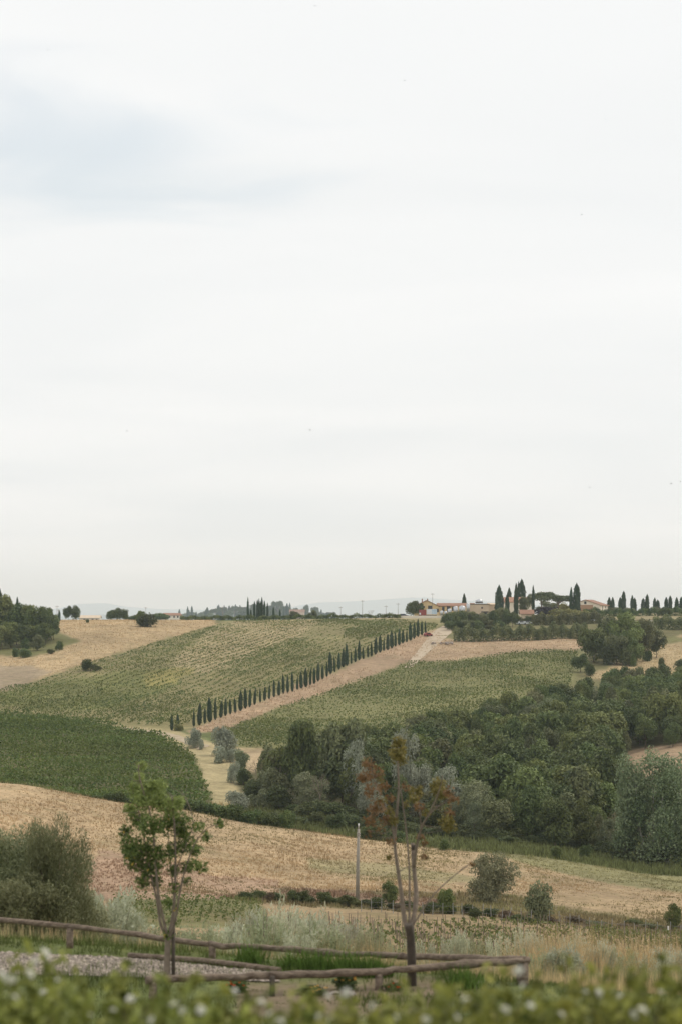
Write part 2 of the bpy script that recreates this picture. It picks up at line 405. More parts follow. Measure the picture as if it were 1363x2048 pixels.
U = np.linspace(-.30, .30, 600)
GY = np.concatenate([np.linspace(-6, 44, 60)[:-1], np.linspace(44, 60, 20)[:-1], np.geomspace(60, 1150, 470)[:-1], np.geomspace(1150, 48000, 70)])
gu, gy = np.meshgrid(U, GY, indexing='ij')
gx = gu * (np.maximum(gy, 0) + 60)
gzr = zrel(gx, gy)
ysafe = np.maximum(gy, .5)
gpx = CX + F * gx / ysafe; gpy = E - F * gzr / ysafe
gcol = np.empty(gx.shape + (4,)); gcol[...] = (.12, .14, .05, 1)
warp = fbm2(gx * .09, gy * .05, 11); warp2 = fbm2(gx * .5, gy * .3, 12)
wpx = gpx + (warp * 4 + warp2 * 2) ; wpy = gpy + (warp * 1.6 + warp2 * 1.2)
REGMASK = {}
for nm, c, (a, b), poly in REG:
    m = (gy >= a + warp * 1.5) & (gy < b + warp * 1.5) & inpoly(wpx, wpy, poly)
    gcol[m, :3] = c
vv = 1 + .10 * fbm2(gx * .035, gy * .02, 21)[..., None] + .07 * fbm2(gx * .3, gy * .12, 22)[..., None]
gcol[..., :3] *= np.clip(vv, .6, 1.5)
# light smoothing of the outlines
for _ in range(1):
    gcol[1:-1, 1:-1, :3] = (gcol[1:-1, 1:-1, :3] * 4 + gcol[:-2, 1:-1, :3] + gcol[2:, 1:-1, :3] + gcol[1:-1, :-2, :3] + gcol[1:-1, 2:, :3]) / 8
nu, ny = gx.shape
idx = np.arange(nu * ny).reshape(nu, ny)
faces = np.stack([idx[:-1, :-1].ravel(), idx[1:, :-1].ravel(), idx[1:, 1:].ravel(), idx[:-1, 1:].ravel()], 1)
gverts = np.stack([gx.ravel(), gy.ravel(), gzr.ravel() + CZ], 1)
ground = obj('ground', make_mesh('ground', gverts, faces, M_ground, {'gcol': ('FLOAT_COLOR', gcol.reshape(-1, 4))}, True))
tag(ground, 'rolling ground of dry fields, vineyard soil and green banks', kind='structure')
def region_col(x, y):
    """ground colour at world points (nearest grid vertex)"""
    u = x / (np.maximum(y, 0) + 60); i = np.clip(np.rint((u + .30) / .6 * 599).astype(int), 0, 599)
    j = np.clip(np.searchsorted(GY, y), 0, len(GY) - 1)
    return gcol[i, j, :3]

# draped strips: tracks and the gravel path
def strip(name, left, right, mat, lift=.04, label=None, n=60):
    L = np.array([(p.x, p.y) for p in left]); R = np.array([(p.x, p.y) for p in right])
    def res(A):
        d = np.r_[0, np.cumsum(np.hypot(*np.diff(A, axis=0).T))]; s = np.linspace(0, d[-1], n)
        return np.stack([np.interp(s, d, A[:, 0]), np.interp(s, d, A[:, 1])], 1)
    L, R = res(L), res(R); k = 7; vs = []
    for a, b in zip(L, R):
        for t in np.linspace(0, 1, k):
            p = a * (1 - t) + b * t; vs.append((p[0], p[1], gz(p[0], p[1]) + lift))
    ii = np.arange(n * k).reshape(n, k)
    fs = np.stack([ii[:-1, :-1].ravel(), ii[:-1, 1:].ravel(), ii[1:, 1:].ravel(), ii[1:, :-1].ravel()], 1)
    o = obj(name, make_mesh(name, vs, fs, mat, smooth=True)); tag(o, label, kind='structure'); return o
M_road = plain_mat('pale_gravel_road', (.48, .385, .275), (.42, .335, .235), .25, .95)
strip('gravel_road', [hit(a, b, 600) for a, b in ((806, 1336), (830, 1308), (850, 1282), (868, 1262), (885, 1252))],
      [hit(a, b, 600) for a, b in ((822, 1336), (852, 1308), (880, 1284), (902, 1266), (900, 1254))], M_road, .06, 'pale gravel road climbing to the yard beside the cypress row')
strip('dirt_track', [hit(a, b, 380) for a, b in ((240, 1453), (330, 1464), (385, 1480), (420, 1492))],
      [hit(a, b, 380) for a, b in ((240, 1459), (330, 1473), (372, 1488), (398, 1500))], M_track, .06, 'sandy farm track below the cypress row')

# far hills
def ridge(name, Y, depth, prof, mat, label):
    pxs = np.arange(-900, 2300, 14.0); top = np.interp(pxs, [p for p, q in prof], [q for p, q in prof])
    top = top + .8 * fbm2(pxs * .03, pxs * 0 + 1, 5)
    rows = 9; vs = []
    for r in range(rows):
        t = r / (rows - 1); yy = Y - depth * (1 - t) ** 1.0; s = math.sin(t * math.pi / 2) ** 1.3
        for px, tp in zip(pxs, top):
            zb = -30.0; zt = (E - tp) / F * Y
            vs.append(((px - CX) / F * yy, yy, CZ + zb + (zt - zb) * s + 6 * math.sin(px * .05 + r) * s * (1 - s)))
    n = len(pxs); ii = np.arange(rows * n).reshape(rows, n)
    # back side falling away
    base = len(vs)
    for px in pxs: vs.append(((px - CX) / F * (Y + depth), Y + depth, CZ - 30))
    ii = np.vstack([ii, np.arange(base, base + n)])
    fs = np.stack([ii[:-1, :-1].ravel(), ii[:-1, 1:].ravel(), ii[1:, 1:].ravel(), ii[1:, :-1].ravel()], 1)
    o = obj(name, make_mesh(name, vs, fs, mat, smooth=True)); tag(o, label, kind='structure'); return o
M_hill = plain_mat('far_hill', (.09, .115, .09), (.16, .165, .12), .003, 1.0)
ridge('far_hills', 40000, 7000, [(-900, 1222), (0, 1220), (100, 1219), (130, 1214), (150, 1208), (200, 1206), (222, 1208), (250, 1213), (300, 1217), (380, 1219), (460, 1222), (560, 1219), (600, 1210), (640, 1205), (700, 1203), (760, 1199), (800, 1195), (850, 1195), (900, 1199), (980, 1204), (1100, 1212), (1400, 1222), (2300, 1226)], M_hill, 'faint blue range of hills along the horizon')
ridge('near_hills', 24000, 4500, [(-900, 1236), (80, 1232), (160, 1233), (185, 1229), (210, 1229), (240, 1233), (330, 1234), (420, 1230), (560, 1228), (600, 1226), (640, 1230), (760, 1231), (900, 1226), (1100, 1234), (2300, 1236)], M_hill, 'low blue hills in front of the far range')

# haze: one closed box of pale air round the camera and everything on the ground
def haze_mat():
    m, nd, lk, out = new_mat('haze_air')
    v = nd.new('ShaderNodeVolumePrincipled')
    v.inputs['Color'].default_value = (.80, .91, 1.0, 1); v.inputs['Absorption Color'].default_value = (1, 1, 1, 1); v.inputs['Density'].default_value = 6.0e-5; v.inputs['Anisotropy'].default_value = 0.0
    lk.new(v.outputs[0], out.inputs['Volume']); return m
hz = MB().box((0, 22500, 249), (70000, 53000, 502)).build('haze', haze_mat()); tag(hz, 'pale summer haze filling the valley air', kind='stuff')

# ------------------------------------------------------------------ plant prototypes (1 high, 1 wide)
def leafset(pts, nrm, size, r, aspect=.55, fold=.18, axis=None):
    n = len(pts); nrm = nrm / (np.linalg.norm(nrm, axis=1, keepdims=True) + 1e-9)
    t = r.normal(size=(n, 3)) if axis is None else axis + r.normal(size=(n, 3)) * .35
    t -= nrm * (t * nrm).sum(1, keepdims=True); t /= np.linalg.norm(t, axis=1, keepdims=True) + 1e-9
    b = np.cross(nrm, t); s = np.asarray(size).reshape(-1, 1) * np.ones((n, 1))
    v = np.stack([pts - t * s, pts + b * s * aspect + nrm * s * fold, pts + t * s, pts - b * s * aspect + nrm * s * fold], 1).reshape(-1, 3)
    f = np.arange(4 * n).reshape(n, 4)
    return v, f

def sph(r, n):
    d = r.normal(size=(n, 3)); return d / np.linalg.norm(d, axis=1, keepdims=True)

def lobe_crown(r, lobes, n, leaf, aspect=.55, inward=.5, jitter=.5, upbias=.3, lobe_tint=.55):
    c = np.array([l[0] for l in lobes]); rad = np.array([np.broadcast_to(l[1], 3) for l in lobes], float)
    w = rad.prod(1) ** (2 / 3); k = r.choice(len(lobes), n, p=w / w.sum())
    d = sph(r, n); d[:, 2] = np.where(d[:, 2] < -.35, -d[:, 2] * r.choice([-1, 1], n, p=[.35, .65]), d[:, 2])
    q = 1 - inward * r.random(n) ** 1.6 + r.normal(size=n) * .07
    p = c[k] + d * rad[k] * q[:, None]
    nr = d * .8 + r.normal(size=(n, 3)) * jitter + np.array([0, 0, upbias])
    v, f = leafset(p, nr, leaf * r.uniform(.6, 1.35, n), r, aspect)
    lt = r.random(len(lobes))
    tint = np.clip(lt[k] * lobe_tint + r.random(n) * (1 - lobe_tint) , 0, 1)
    return v, f, np.repeat(tint, 4)

def fit_unit(v):
    """scale a crown so that it is 1 wide and tops out at 1"""
    rr = np.percentile(np.hypot(v[:, 0], v[:, 1]), 97); v = v.copy(); v[:, :2] *= .5 / rr
    v[:, 2] *= 1.0 / np.percentile(v[:, 2], 99.7); return v

PROTO = {}
def proto(key, fn):
    if key not in PROTO: PROTO[key] = fn()
    return PROTO[key]

def trunk_mb(r, lobes, h0, rad, lim=7, lean=.03, n=6):
    mb = MB(); top = Vector((r.normal() * lean, r.normal() * lean, h0))
    mb.tube([(0, 0, -.06), (top.x * .4, top.y * .4, h0 * .5), top], [rad * 1.25, rad, rad * .8], n)
    ks = r.permutation(len(lobes))[:lim]
    for k in ks:
        c = Vector(lobes[k][0]); mid = (top * .5 + c * .5) + Vector((0, 0, -.03))
        mb.tube([top, mid, c], [rad * .6, rad * .38, rad * .14], 5, False)
    return mb

def broad(seed, n, leaf, mat, bark, base=.14, nl=26, lr=(.13, .22), squash=1.0, top_taper=.25, trunk=.018, inward=.5, aspect=.55, open_=0.0):
    r = np.random.default_rng(seed); lobes = []
    cz = (1 + base) / 2; hz_ = (1 - base) / 2
    for i in range(nl):
        d = sph(r, 1)[0]; q = r.uniform(.35, .8) ** .6
        z = cz + d[2] * hz_ * q * .92; s = 1 - top_taper * max(0, (z - cz) / hz_)
        lobes.append(((d[0] * .36 * q * s * 1.15, d[1] * .36 * q * s * 1.15, z), np.array((1, 1, squash)) * r.uniform(*lr)))
    v, f, t = lobe_crown(r, lobes, n, leaf, aspect, inward)
    v = fit_unit(v)
    return {'crown': make_mesh('crown', v, f, mat, {'tint': ('FLOAT', t)}), 'trunk': trunk_mb(r, lobes, base + .18, trunk).mesh('trunk', bark, True)}

def cypress(seed, n, leaf, mat, bark, power=2.6, ragged=.1, low=.02):
    r = np.random.default_rng(seed)
    h = low + (1 - low) * r.random(n) ** .88; a = r.random(n) * 2 * math.pi
    prof = np.minimum(1, ((h - low) / .16 + .25)) * (1 - np.maximum(0, (h - .25) / .75) ** power) ** .85
    ph = r.uniform(0, 6.28, 6)
    bump = 1 + ragged * (np.sin(3 * a + 9 * h + ph[0]) * .6 + np.sin(5 * a - 23 * h + ph[1]) * .5 + np.sin(2 * a + 41 * h + ph[2]) * .5)
    rad = .5 * prof * bump * (1 - .45 * r.random(n) ** 2)
    p = np.stack([rad * np.cos(a), rad * np.sin(a), h], 1)
    nr = np.stack([np.cos(a), np.sin(a), .3 + 0 * a], 1) + r.normal(size=(n, 3)) * .55
    # leaves are squeezed with the narrow crown, so start wide
    v, f = leafset(p, nr, leaf * r.uniform(.6, 1.3, n), r, 2.8, .4, np.array([0, 0, 1.0]))
    t = np.clip(.5 + .3 * np.sin(4 * a + 13 * h + ph[3]) + r.normal(size=n) * .25, 0, 1)
    mb = MB().tube([(0, 0, -.03), (0, 0, .5), (0, 0, .9)], [.06, .04, .01], 6)
    return {'crown': make_mesh('crown', v, f, mat, {'tint': ('FLOAT', np.repeat(t, 4))}), 'trunk': mb.mesh('trunk', bark, True)}

def umbrella(seed, n, leaf, mat, bark):
    r = np.random.default_rng(seed); lobes = []
    for i in range(24):
        a = r.random() * 6.28; q = math.sqrt(r.random()) * .4
        lobes.append(((q * math.cos(a), q * math.sin(a), .86 - .32 * q * q + r.normal() * .025), np.array((.15, .15, .15)) * r.uniform(.8, 1.2)))
    v, f, t = lobe_crown(r, lobes, n, leaf, .6, .4)
    v = fit_unit(v); mb = MB(); mb.tube([(0, 0, -.05), (.02, 0, .3), (.03, .01, .55)], [.035, .028, .024], 7)
    for k in range(9):
        c = Vector(lobes[k][0]); mb.tube([(.03, .01, .53), Vector((.03, .01, .55)).lerp(c, .6) + Vector((0, 0, -.03)), c], [.016, .012, .006], 5, False)
    return {'crown': make_mesh('crown', v, f, mat, {'tint': ('FLOAT', t)}), 'trunk': mb.mesh('trunk', bark, True)}

def shrub(seed, n, leaf, mat, bark, nl=16, lr=(.16, .26), up=.2, aspect=.5, inward=.5):
    r = np.random.default_rng(seed); lobes = []
    for i in range(nl):
        d = sph(r, 1)[0]; q = r.random() ** .5
        lobes.append(((d[0] * .34 * q, d[1] * .34 * q, .34 + d[2] * .30 * q), np.array((1, 1, 1.05)) * r.uniform(*lr)))
    v, f, t = lobe_crown(r, lobes, n, leaf, aspect, inward, .85, up)
    v[:, 2] = np.maximum(v[:, 2], -.02 + .03 * r.random(len(v))); v = fit_unit(v)
    mb = MB()
    for k in range(5):
        c = Vector(lobes[k][0]); mb.tube([(r.normal() * .02, r.normal() * .02, -.05), c * .5 + Vector((0, 0, .02)), c], [.014, .01, .004], 5, False)
    return {'crown': make_mesh('crown', v, f, mat, {'tint': ('FLOAT', t)}), 'trunk': mb.mesh('trunk', bark, True)}

def spray(seed, n, leaf, mat, bark, stems=60, spread=.5, droop=.15, aspect=.28, base=.0):
    """upright leafy shoots (olive suckers, willow herb, wormwood)"""
    r = np.random.default_rng(seed); P_, N_, A_, T_ = [], [], [], []; mb = MB(); per = n // stems
    for i in range(stems):
        a = r.random() * 6.28; q = math.sqrt(r.random()); hh = (1 - .45 * q ** 2) * r.uniform(.7, 1.0)
        tip = np.array([math.cos(a) * q * spread, math.sin(a) * q * spread, hh])
        root = np.array([math.cos(a) * q * .15, math.sin(a) * q * .15, base])
        t = r.random(per) ** .75; t = .12 + .88 * t
        bend = np.array([math.cos(a), math.sin(a), -.6]) * droop
        p = root + (tip - root) * t[:, None] + bend * (t ** 3)[:, None] * .6
        d = (tip - root) + bend * 1.5; d /= np.linalg.norm(d)
        off = sph(r, per); p = p + off * leaf * 1.1 + off * .025
        P_.append(p); N_.append(np.cross(d, off) + r.normal(size=(per, 3)) * .4); A_.append(off + d * .8); T_.append(np.clip(r.random() * .5 + r.random(per) * .5, 0, 1))
        if i % 3 == 0: mb.tube([root - np.array([0, 0, .05]), root + (tip - root) * .55, tip], [.007, .005, .002], 4, False)
    p = np.vstack(P_); v, f = leafset(p, np.vstack(N_), leaf * r.uniform(.6, 1.3, len(p)), r, aspect, .1, np.vstack(A_))
    return {'crown': make_mesh('crown', v, f, mat, {'tint': ('FLOAT', np.repeat(np.concatenate(T_), 4))}), 'trunk': mb.mesh('stems', bark, True)}

def poplar_clump(seed, n, leaf, mat, bark):
    r = np.random.default_rng(seed); lobes = []; mb = MB()
    for s in range(11):
        a = s * .9 + r.random(); q = .03 + .26 * r.random(); bx, by = q * math.cos(a), q * math.sin(a); top = r.uniform(.72, .95) - q * .4
        tx, ty = bx * 1.35, by * 1.35
        mb.tube([(bx * .4, by * .4, -.04), (bx, by, .3), (tx, ty, top)], [.014, .010, .003], 6)
        for k in range(11):
            t = .12 + .88 * k / 10; aa = r.random() * 6.28; qq = (.13 * (1 - .5 * t))
            lobes.append(((bx * 1.2 + (tx - bx) * t + qq * math.cos(aa), by + (ty - by) * t + qq * math.sin(aa), t * top), np.array((1, 1, 1.25)) * r.uniform(.07, .12)))
    v, f, t = lobe_crown(r, lobes, n, leaf, .6, .6, 1.0)
    return {'crown': make_mesh('crown', fit_unit(v), f, mat, {'tint': ('FLOAT', t)}), 'trunk': mb.mesh('trunk', bark, True)}

def bare(seed, bark, rad=.016):
    r = np.random.default_rng(seed); mb = MB()
    def grow(p, d, L, ra, lv):
        q = p + d * L; m = p.lerp(q, .5) + Vector(r.normal(size=3)) * L * .06
        mb.tube([p, m, q], [ra, ra * .85, ra * .65], 5, False)
        if lv == 0: return
        for k in range(3 if lv > 1 else 4):
            nd_ = (d + Vector(r.normal(size=3)) * .55 + Vector((0, 0, .15))).normalized(); grow(p.lerp(q, r.uniform(.6, 1)), nd_, L * r.uniform(.55, .75), ra * .55, lv - 1)
    grow(Vector((0, 0, -.03)), Vector((.03, 0, 1)), .38, rad, 4)
    return {'trunk': mb.mesh('trunk', bark, True)}

def shared(pr):
    return pr
def plant(name, pr, label, cat, px, base=None, top=None, w=None, y0=46.0, Y=None, group=None, rz=None, H=None, W=None, lift=0.0, xy=None, parts=('trunk', 'crown')):
    if xy is not None: x, yy = xy; pos = Vector((x, yy, gz(x, yy)))
    elif Y is not None:
        x = (px - CX) / F * Y; pos = Vector((x, Y, gz(x, Y)))
    else: pos = hit(px, base, y0)
    if H is None: H = P(px, top, pos.y).z - pos.z
    if W is None: W = w / F * pos.y
    if name in ('shrub', 'bramble', 'willow', 'bush', 'grey_shrub', 'olive_tree', 'small_tree'): lift -= .09 * H; H *= 1.09
    o = empty(name, (pos.x, pos.y, pos.z + lift), random.random() * 6.28 if rz is None else rz, (W, W, H))
    tag(o, label, cat, group)
    for k in parts:
        if k in pr: obj(k, pr[k], o)
    return o

# leaf colours
L_oak = leaf_mat('oak_leaf', (.048, .08, .026), (.17, .21, .068))
L_oak2 = leaf_mat('ash_leaf', (.07, .105, .03), (.22, .25, .078))
L_olive2 = leaf_mat('dull_green_leaf', (.095, .11, .045), (.22, .225, .10))
L_silver = leaf_mat('silver_leaf', (.19, .21, .145), (.46, .48, .36), vary=.15)
L_willow = leaf_mat('willow_leaf', (.14, .165, .08), (.31, .335, .19), vary=.15)
L_cyp = leaf_mat('cypress_leaf', (.028, .056, .03), (.08, .118, .06), .1, .12)
L_farcyp = L_cyp
L_pine = leaf_mat('pine_needle', (.06, .085, .035), (.13, .15, .06), .15)
L_vine = leaf_mat('vine_leaf', (.055, .095, .02), (.185, .235, .055), .3, .10)
L_vine2 = leaf_mat('hill_vine_leaf', (.075, .105, .03), (.20, .225, .07), .3, .10)
L_vine3 = leaf_mat('yellow_vine_leaf', (.15, .155, .045), (.30, .27, .08), .3, .10)
L_bramble = leaf_mat('bramble_leaf', (.06, .085, .03), (.14, .155, .055), .25)
L_purple = leaf_mat('purple_leaf', (.022, .018, .026), (.05, .035, .045), .15)
L_yellow = leaf_mat('yellow_green_leaf', (.14, .15, .05), (.29, .27, .095), .25)
L_brown = leaf_mat('brown_leaf', (.13, .095, .05), (.20, .15, .08), .2)
L_hedge = leaf_mat('hedge_leaf', (.075, .095, .036), (.23, .235, .095), .2)
L_reed = leaf_mat('reed_leaf', (.17, .20, .085), (.33, .35, .17), .3)
L_rose = leaf_mat('rose_leaf', (.045, .07, .01), (.42, .43, .10), .25, .18)
L_worm = leaf_mat('grey_shrub_leaf', (.33, .345, .22), (.66, .66, .50), .3, .15)
L_worm2 = leaf_mat('greygreen_shrub_leaf', (.24, .265, .135), (.52, .53, .34), .3, .15)
L_oliveleaf = leaf_mat('olive_leaf', (.075, .095, .036), (.29, .305, .16), .25, .1)

NB = 6
P_oak = [broad(100 + i, 4600, .034, L_oak, M_bark, base=.08 + .02 * (i % 3), nl=15 + 2 * i, lr=(.13, .25)) for i in range(NB)]
P_oak2 = [broad(130 + i, 4400, .034, L_oak2, M_bark, base=.1, nl=16 + 2 * i, lr=(.12, .23)) for i in range(4)]
P_airy = [broad(140 + i, 4200, .026, L_oak2 if i % 2 else L_olive2, M_bark, base=.18, nl=26, lr=(.09, .18), trunk=.014) for i in range(3)]
P_tall = [broad(160 + i, 4200, .034, (L_oak, L_oak2, L_olive2)[i], M_bark, base=.05, nl=22, lr=(.10, .2), top_taper=.85) for i in range(3)]
P_dull = [broad(150 + i, 4200, .032, L_olive2, M_bark, base=.08, nl=24, lr=(.11, .18)) for i in range(3)]
P_silver = [broad(170 + i, 4500, .024, L_silver, M_greybark, base=.03, nl=26, lr=(.1, .18), aspect=.4) for i in range(3)]
P_willow = [broad(180 + i, 4500, .024, L_willow, M_greybark, base=.03, nl=26, lr=(.1, .18), aspect=.4) for i in range(3)]
P_cyp = [cypress(200 + i, 1500, .034, L_cyp, M_bark, power=2.0 + .35 * i, ragged=.12) for i in range(4)]
P_cypb = [cypress(210 + i, 2600, .026, L_cyp, M_bark, power=3.0 + .6 * i, ragged=.2) for i in range(4)]
P_pine = [umbrella(220 + i, 4000, .028, L_pine, M_greybark) for i in range(2)]
P_shrub = [shrub(230 + i, 2000, .045, L_oak, M_bark) for i in range(3)]
P_shrub2 = [shrub(235 + i, 2200, .042, L_bramble, M_bark) for i in range(4)]
P_shrubs = [shrub(240 + i, 3600, .03, L_silver, M_greybark, nl=24, lr=(.11, .2)) for i in range(3)]
P_shruby = [shrub(245 + i, 2600, .04, L_yellow, M_bark) for i in range(2)]
P_shrubw = [shrub(248 + i, 3600, .032, L_willow, M_bark, nl=22, lr=(.12, .2)) for i in range(3)]
P_purple = [shrub(251, 2000, .05, L_purple, M_bark)]
P_brown = [shrub(252, 2600, .04, L_brown, M_bark)]
P_popl = [poplar_clump(260, 30000, .0125, leaf_mat('poplar_leaf', (.10, .145, .055), (.36, .40, .22)), M_palebark)]
P_bare = [bare(270 + i, M_palebark if i == 1 else M_greybark) for i in range(3)]
P_reed = [spray(280, 5000, .05, L_reed, M_bark, 90, .5, .25, .2)]
P_oliv = [shrub(284 + i, 9000, .021, leaf_mat('dusty_olive_leaf', (.20, .205, .10), (.45, .43, .26), .25), M_greybark, nl=40, lr=(.09, .16), aspect=.4, inward=.6) for i in range(2)]

# ------------------------------------------------------------------ vineyards: every row an object
def vine_row(pts, n_per, size, hgt, wid, r, mat, label, group, keep=None, h0=.35, stakes=0.0):
    """pts: vine stems (k,2) along one row"""
    k = len(pts)
    if k < 3: return None
    z = zrel(pts[:, 0], pts[:, 1]) + CZ
    vig = np.ones(k) if keep is None else keep
    cnt = np.maximum(0, np.rint(n_per * vig * r.uniform(.6, 1.4, k))).astype(int)
    ii = np.repeat(np.arange(k), cnt); n = len(ii)
    if n < 3: return None
    o3 = np.array([pts[0, 0], pts[0, 1], z[0]])
    rowtone = r.random(); hv = np.clip(vig, .45, 1.15)[ii] * hgt * (1 + .22 * np.sin(np.arange(k) * .11 + r.random() * 6) * np.cos(np.arange(k) * .043 + r.random() * 6))[ii]
    p = np.stack([pts[ii, 0] + r.normal(size=n) * wid, pts[ii, 1] + r.normal(size=n) * wid, z[ii] + h0 * hv + (1 - h0) * hv * r.random(n) ** .8], 1)
    nr = r.normal(size=(n, 3)) + np.array([0, -.3, .7])
    v, f = leafset(p - o3, nr, size * r.uniform(.6, 1.4, n), r, .7)
    vt = r.random(k) * .45 + .55 * rowtone
    t = np.repeat(np.clip(vt[ii] * .5 + r.random(n) * .5, 0, 1), 4)
    root = empty('vine_row', o3); tag(root, label, 'vine row', group)
    obj('foliage', make_mesh('foliage', v, f, mat, {'tint': ('FLOAT', t)}), root)
    if stakes:
        mb = MB(); d = max(1, int(stakes))
        for q in range(0, k, d):
            hh = hgt * r.uniform(.95, 1.35)
            mb.tube([(pts[q, 0] - o3[0], pts[q, 1] - o3[1], z[q] - o3[2] - .1), (pts[q, 0] - o3[0] + r.normal() * .03, pts[q, 1] - o3[1], z[q] - o3[2] + hh)], .03, 4)
        st = mb.build('stakes', M_greybark, root); tag(st, kind='stuff')
    return root

def proj(x, y):
    z = zrel(x, y); return CX + F * x / y, E - F * z / y

def rows_in(poly, origin, d, spacing, step, yr, r, span=400.0, jitter=.12):
    """parallel rows of points that fall inside an outline"""
    d = np.array(d, float); d /= np.hypot(*d); nrm = np.array([-d[1], d[0]]); s = np.arange(-span, span, step); out = []
    for o in np.arange(-span, span, spacing):
        p = np.array(origin) + nrm * o + d * s[:, None] + r.normal(size=(len(s), 2)) * jitter * step * .4
        ok = (p[:, 1] > yr[0]) & (p[:, 1] < yr[1]); p = p[ok]
        if len(p) < 4: continue
        w = fbm2(p[:, 0] * .09, p[:, 1] * .05, 11)
        a, b = proj(p[:, 0], p[:, 1]); m = inpoly(a + w * 3, b + w * 1.2, poly); p = p[m]
        if len(p) > 6: out.append(p)
    return out

# A: dense green vineyard on the left, rows across the slope
r = np.random.default_rng(31)
polyA = [(-160, 1418), (0, 1428), (120, 1443), (230, 1458), (325, 1481), (380, 1513), (410, 1562), (420, 1600), (418, 1628), (-160, 1640)]
for p in rows_in(polyA, (-40, 500), (1, .10), 4.4, .7, (376, 632), r):
    vig = np.clip(1 + .35 * fbm2(p[:, 0] * .12, p[:, 1] * .05, 41), .3, 1.6)
    if (vig > 0).sum() > 6:
        vine_row(p, 15, .26, 2.0, .34, r, L_vine, 'row of dense green vines in the dark vineyard on the left slope', 'rows of the dense left vineyard', vig, .1)

# B: hillside vineyard above the cypress row, rows run uphill
polyB = [(-120, 1398), (0, 1386), (100, 1359), (200, 1322), (300, 1289), (430, 1253), (480, 1243), (800, 1240), (878, 1252), (846, 1272), (386, 1450), (345, 1454), (230, 1448), (0, 1423), (-120, 1412)]
for p in rows_in(polyB, (0, 780), (.235, .97), 2.8, 1.25, (600, 1004), r, 420):
    a, b = proj(p[:, 0], p[:, 1])
    vig = .62 + .42 * fbm2(p[:, 0] * .05, p[:, 1] * .022, 43)
    pale = inpoly(a, b, [(330, 1335), (420, 1262), (480, 1240), (640, 1240), (620, 1268), (540, 1296), (430, 1345), (380, 1350)])
    vig = np.where(pale, vig * .5 + .06, vig)
    vig = np.where(inpoly(a, b, [(690, 1262), (790, 1252), (800, 1268), (720, 1284), (690, 1280)]), 1.3, vig)
    vig = np.where(b > 1405, vig + .3, vig)
    vine_row(p, 9.0, .24, 1.45, .26, r, L_vine2, 'row of scattered vines running up the hillside above the cypresses', 'rows of the hillside vineyard', np.clip(vig, .06, 1.4), .15)

# C: vineyard to the right of the cypress row
polyC = [(436, 1472), (560, 1418), (700, 1368), (815, 1330), (900, 1322), (1060, 1305), (1150, 1301), (1152, 1340), (1135, 1385), (1000, 1425), (700, 1500), (480, 1520)]
for p in rows_in(polyC, (20, 700), (.96, .30), 2.9, 1.1, (560, 850), r, 300):
    vig = .92 + .45 * fbm2(p[:, 0] * .06, p[:, 1] * .03, 44)
    vine_row(p, 9.0, .25, 1.5, .28, r, L_vine2, 'row of green vines below the dry bank right of the cypresses', 'rows of the right hillside vineyard', np.clip(vig, .2, 1.5), .15)

# D: young vineyard in the valley on the right
polyD = [(560, 1846), (760, 1845), (1020, 1845), (1200, 1864), (1363, 1876), (1560, 1890), (1560, 2100), (560, 2100)]
for p in rows_in(polyD, (0, 190), (1, .03), 2.7, .9, (150, 232), r, 120):
    a, b = proj(p[:, 0], p[:, 1])
    vig = np.clip(.62 + .36 * fbm2(p[:, 0] * .16, p[:, 1] * .06, 45) + .5 * ((a > 1180) & (b < 1905)), .1, 1.4)
    vine_row(p, 17, .14, .95, .14, r, L_vine2, 'row of young staked vines in the straw-coloured valley plot', 'rows of the young valley vineyard', vig, .1, 2)
# E: low green vines beyond the left shrubs
polyE = [(225, 1800), (430, 1806), (520, 1800), (520, 1850), (225, 1850)]
for p in rows_in(polyE, (-20, 215), (1, .02), 2.4, .7, (185, 245), r, 100):
    vine_row(p, 14, .11, 1.0, .16, r, L_vine2, 'row of low leafy vines below the brown scrub on the left', 'rows of the small green vine plot', None, .1)

# ------------------------------------------------------------------ the cypress row
ORD = ['first', 'second', 'third', 'fourth', 'fifth', 'sixth', 'seventh', 'eighth', 'ninth', 'tenth', 'eleventh', 'twelfth', 'thirteenth', 'fourteenth', 'fifteenth', 'sixteenth', 'seventeenth', 'eighteenth', 'nineteenth', 'twentieth']
def ordinal(i):
    if i < 20: return ORD[i]
    tens = {2: 'twenty', 3: 'thirty', 4: 'forty', 5: 'fifty'}; t, u = divmod(i + 1, 10)
    return (tens[t][:-1] + 'ieth') if u == 0 else tens[t] + '-' + ORD[u - 1]
X2 = [5, 33, 62, 92, 122, 152, 177, 205, 239, 264, 291, 320, 349, 376, 402, 430, 458, 482, 508, 534, 558, 581, 607, 633, 655, 679, 704, 728, 750, 776, 799, 823, 847, 874, 895, 919, 945, 968, 991, 1015, 1037, 1059, 1080, 1103, 1126, 1148, 1170, 1193, 1215]
cpx = [388, 399, 410, 420, 431] + [440 + a / 2.963 for a in X2]
HT = {0: 30, 1: 41, 2: 32, 3: 45, 4: 46, 5: 33}
r = np.random.default_rng(53)
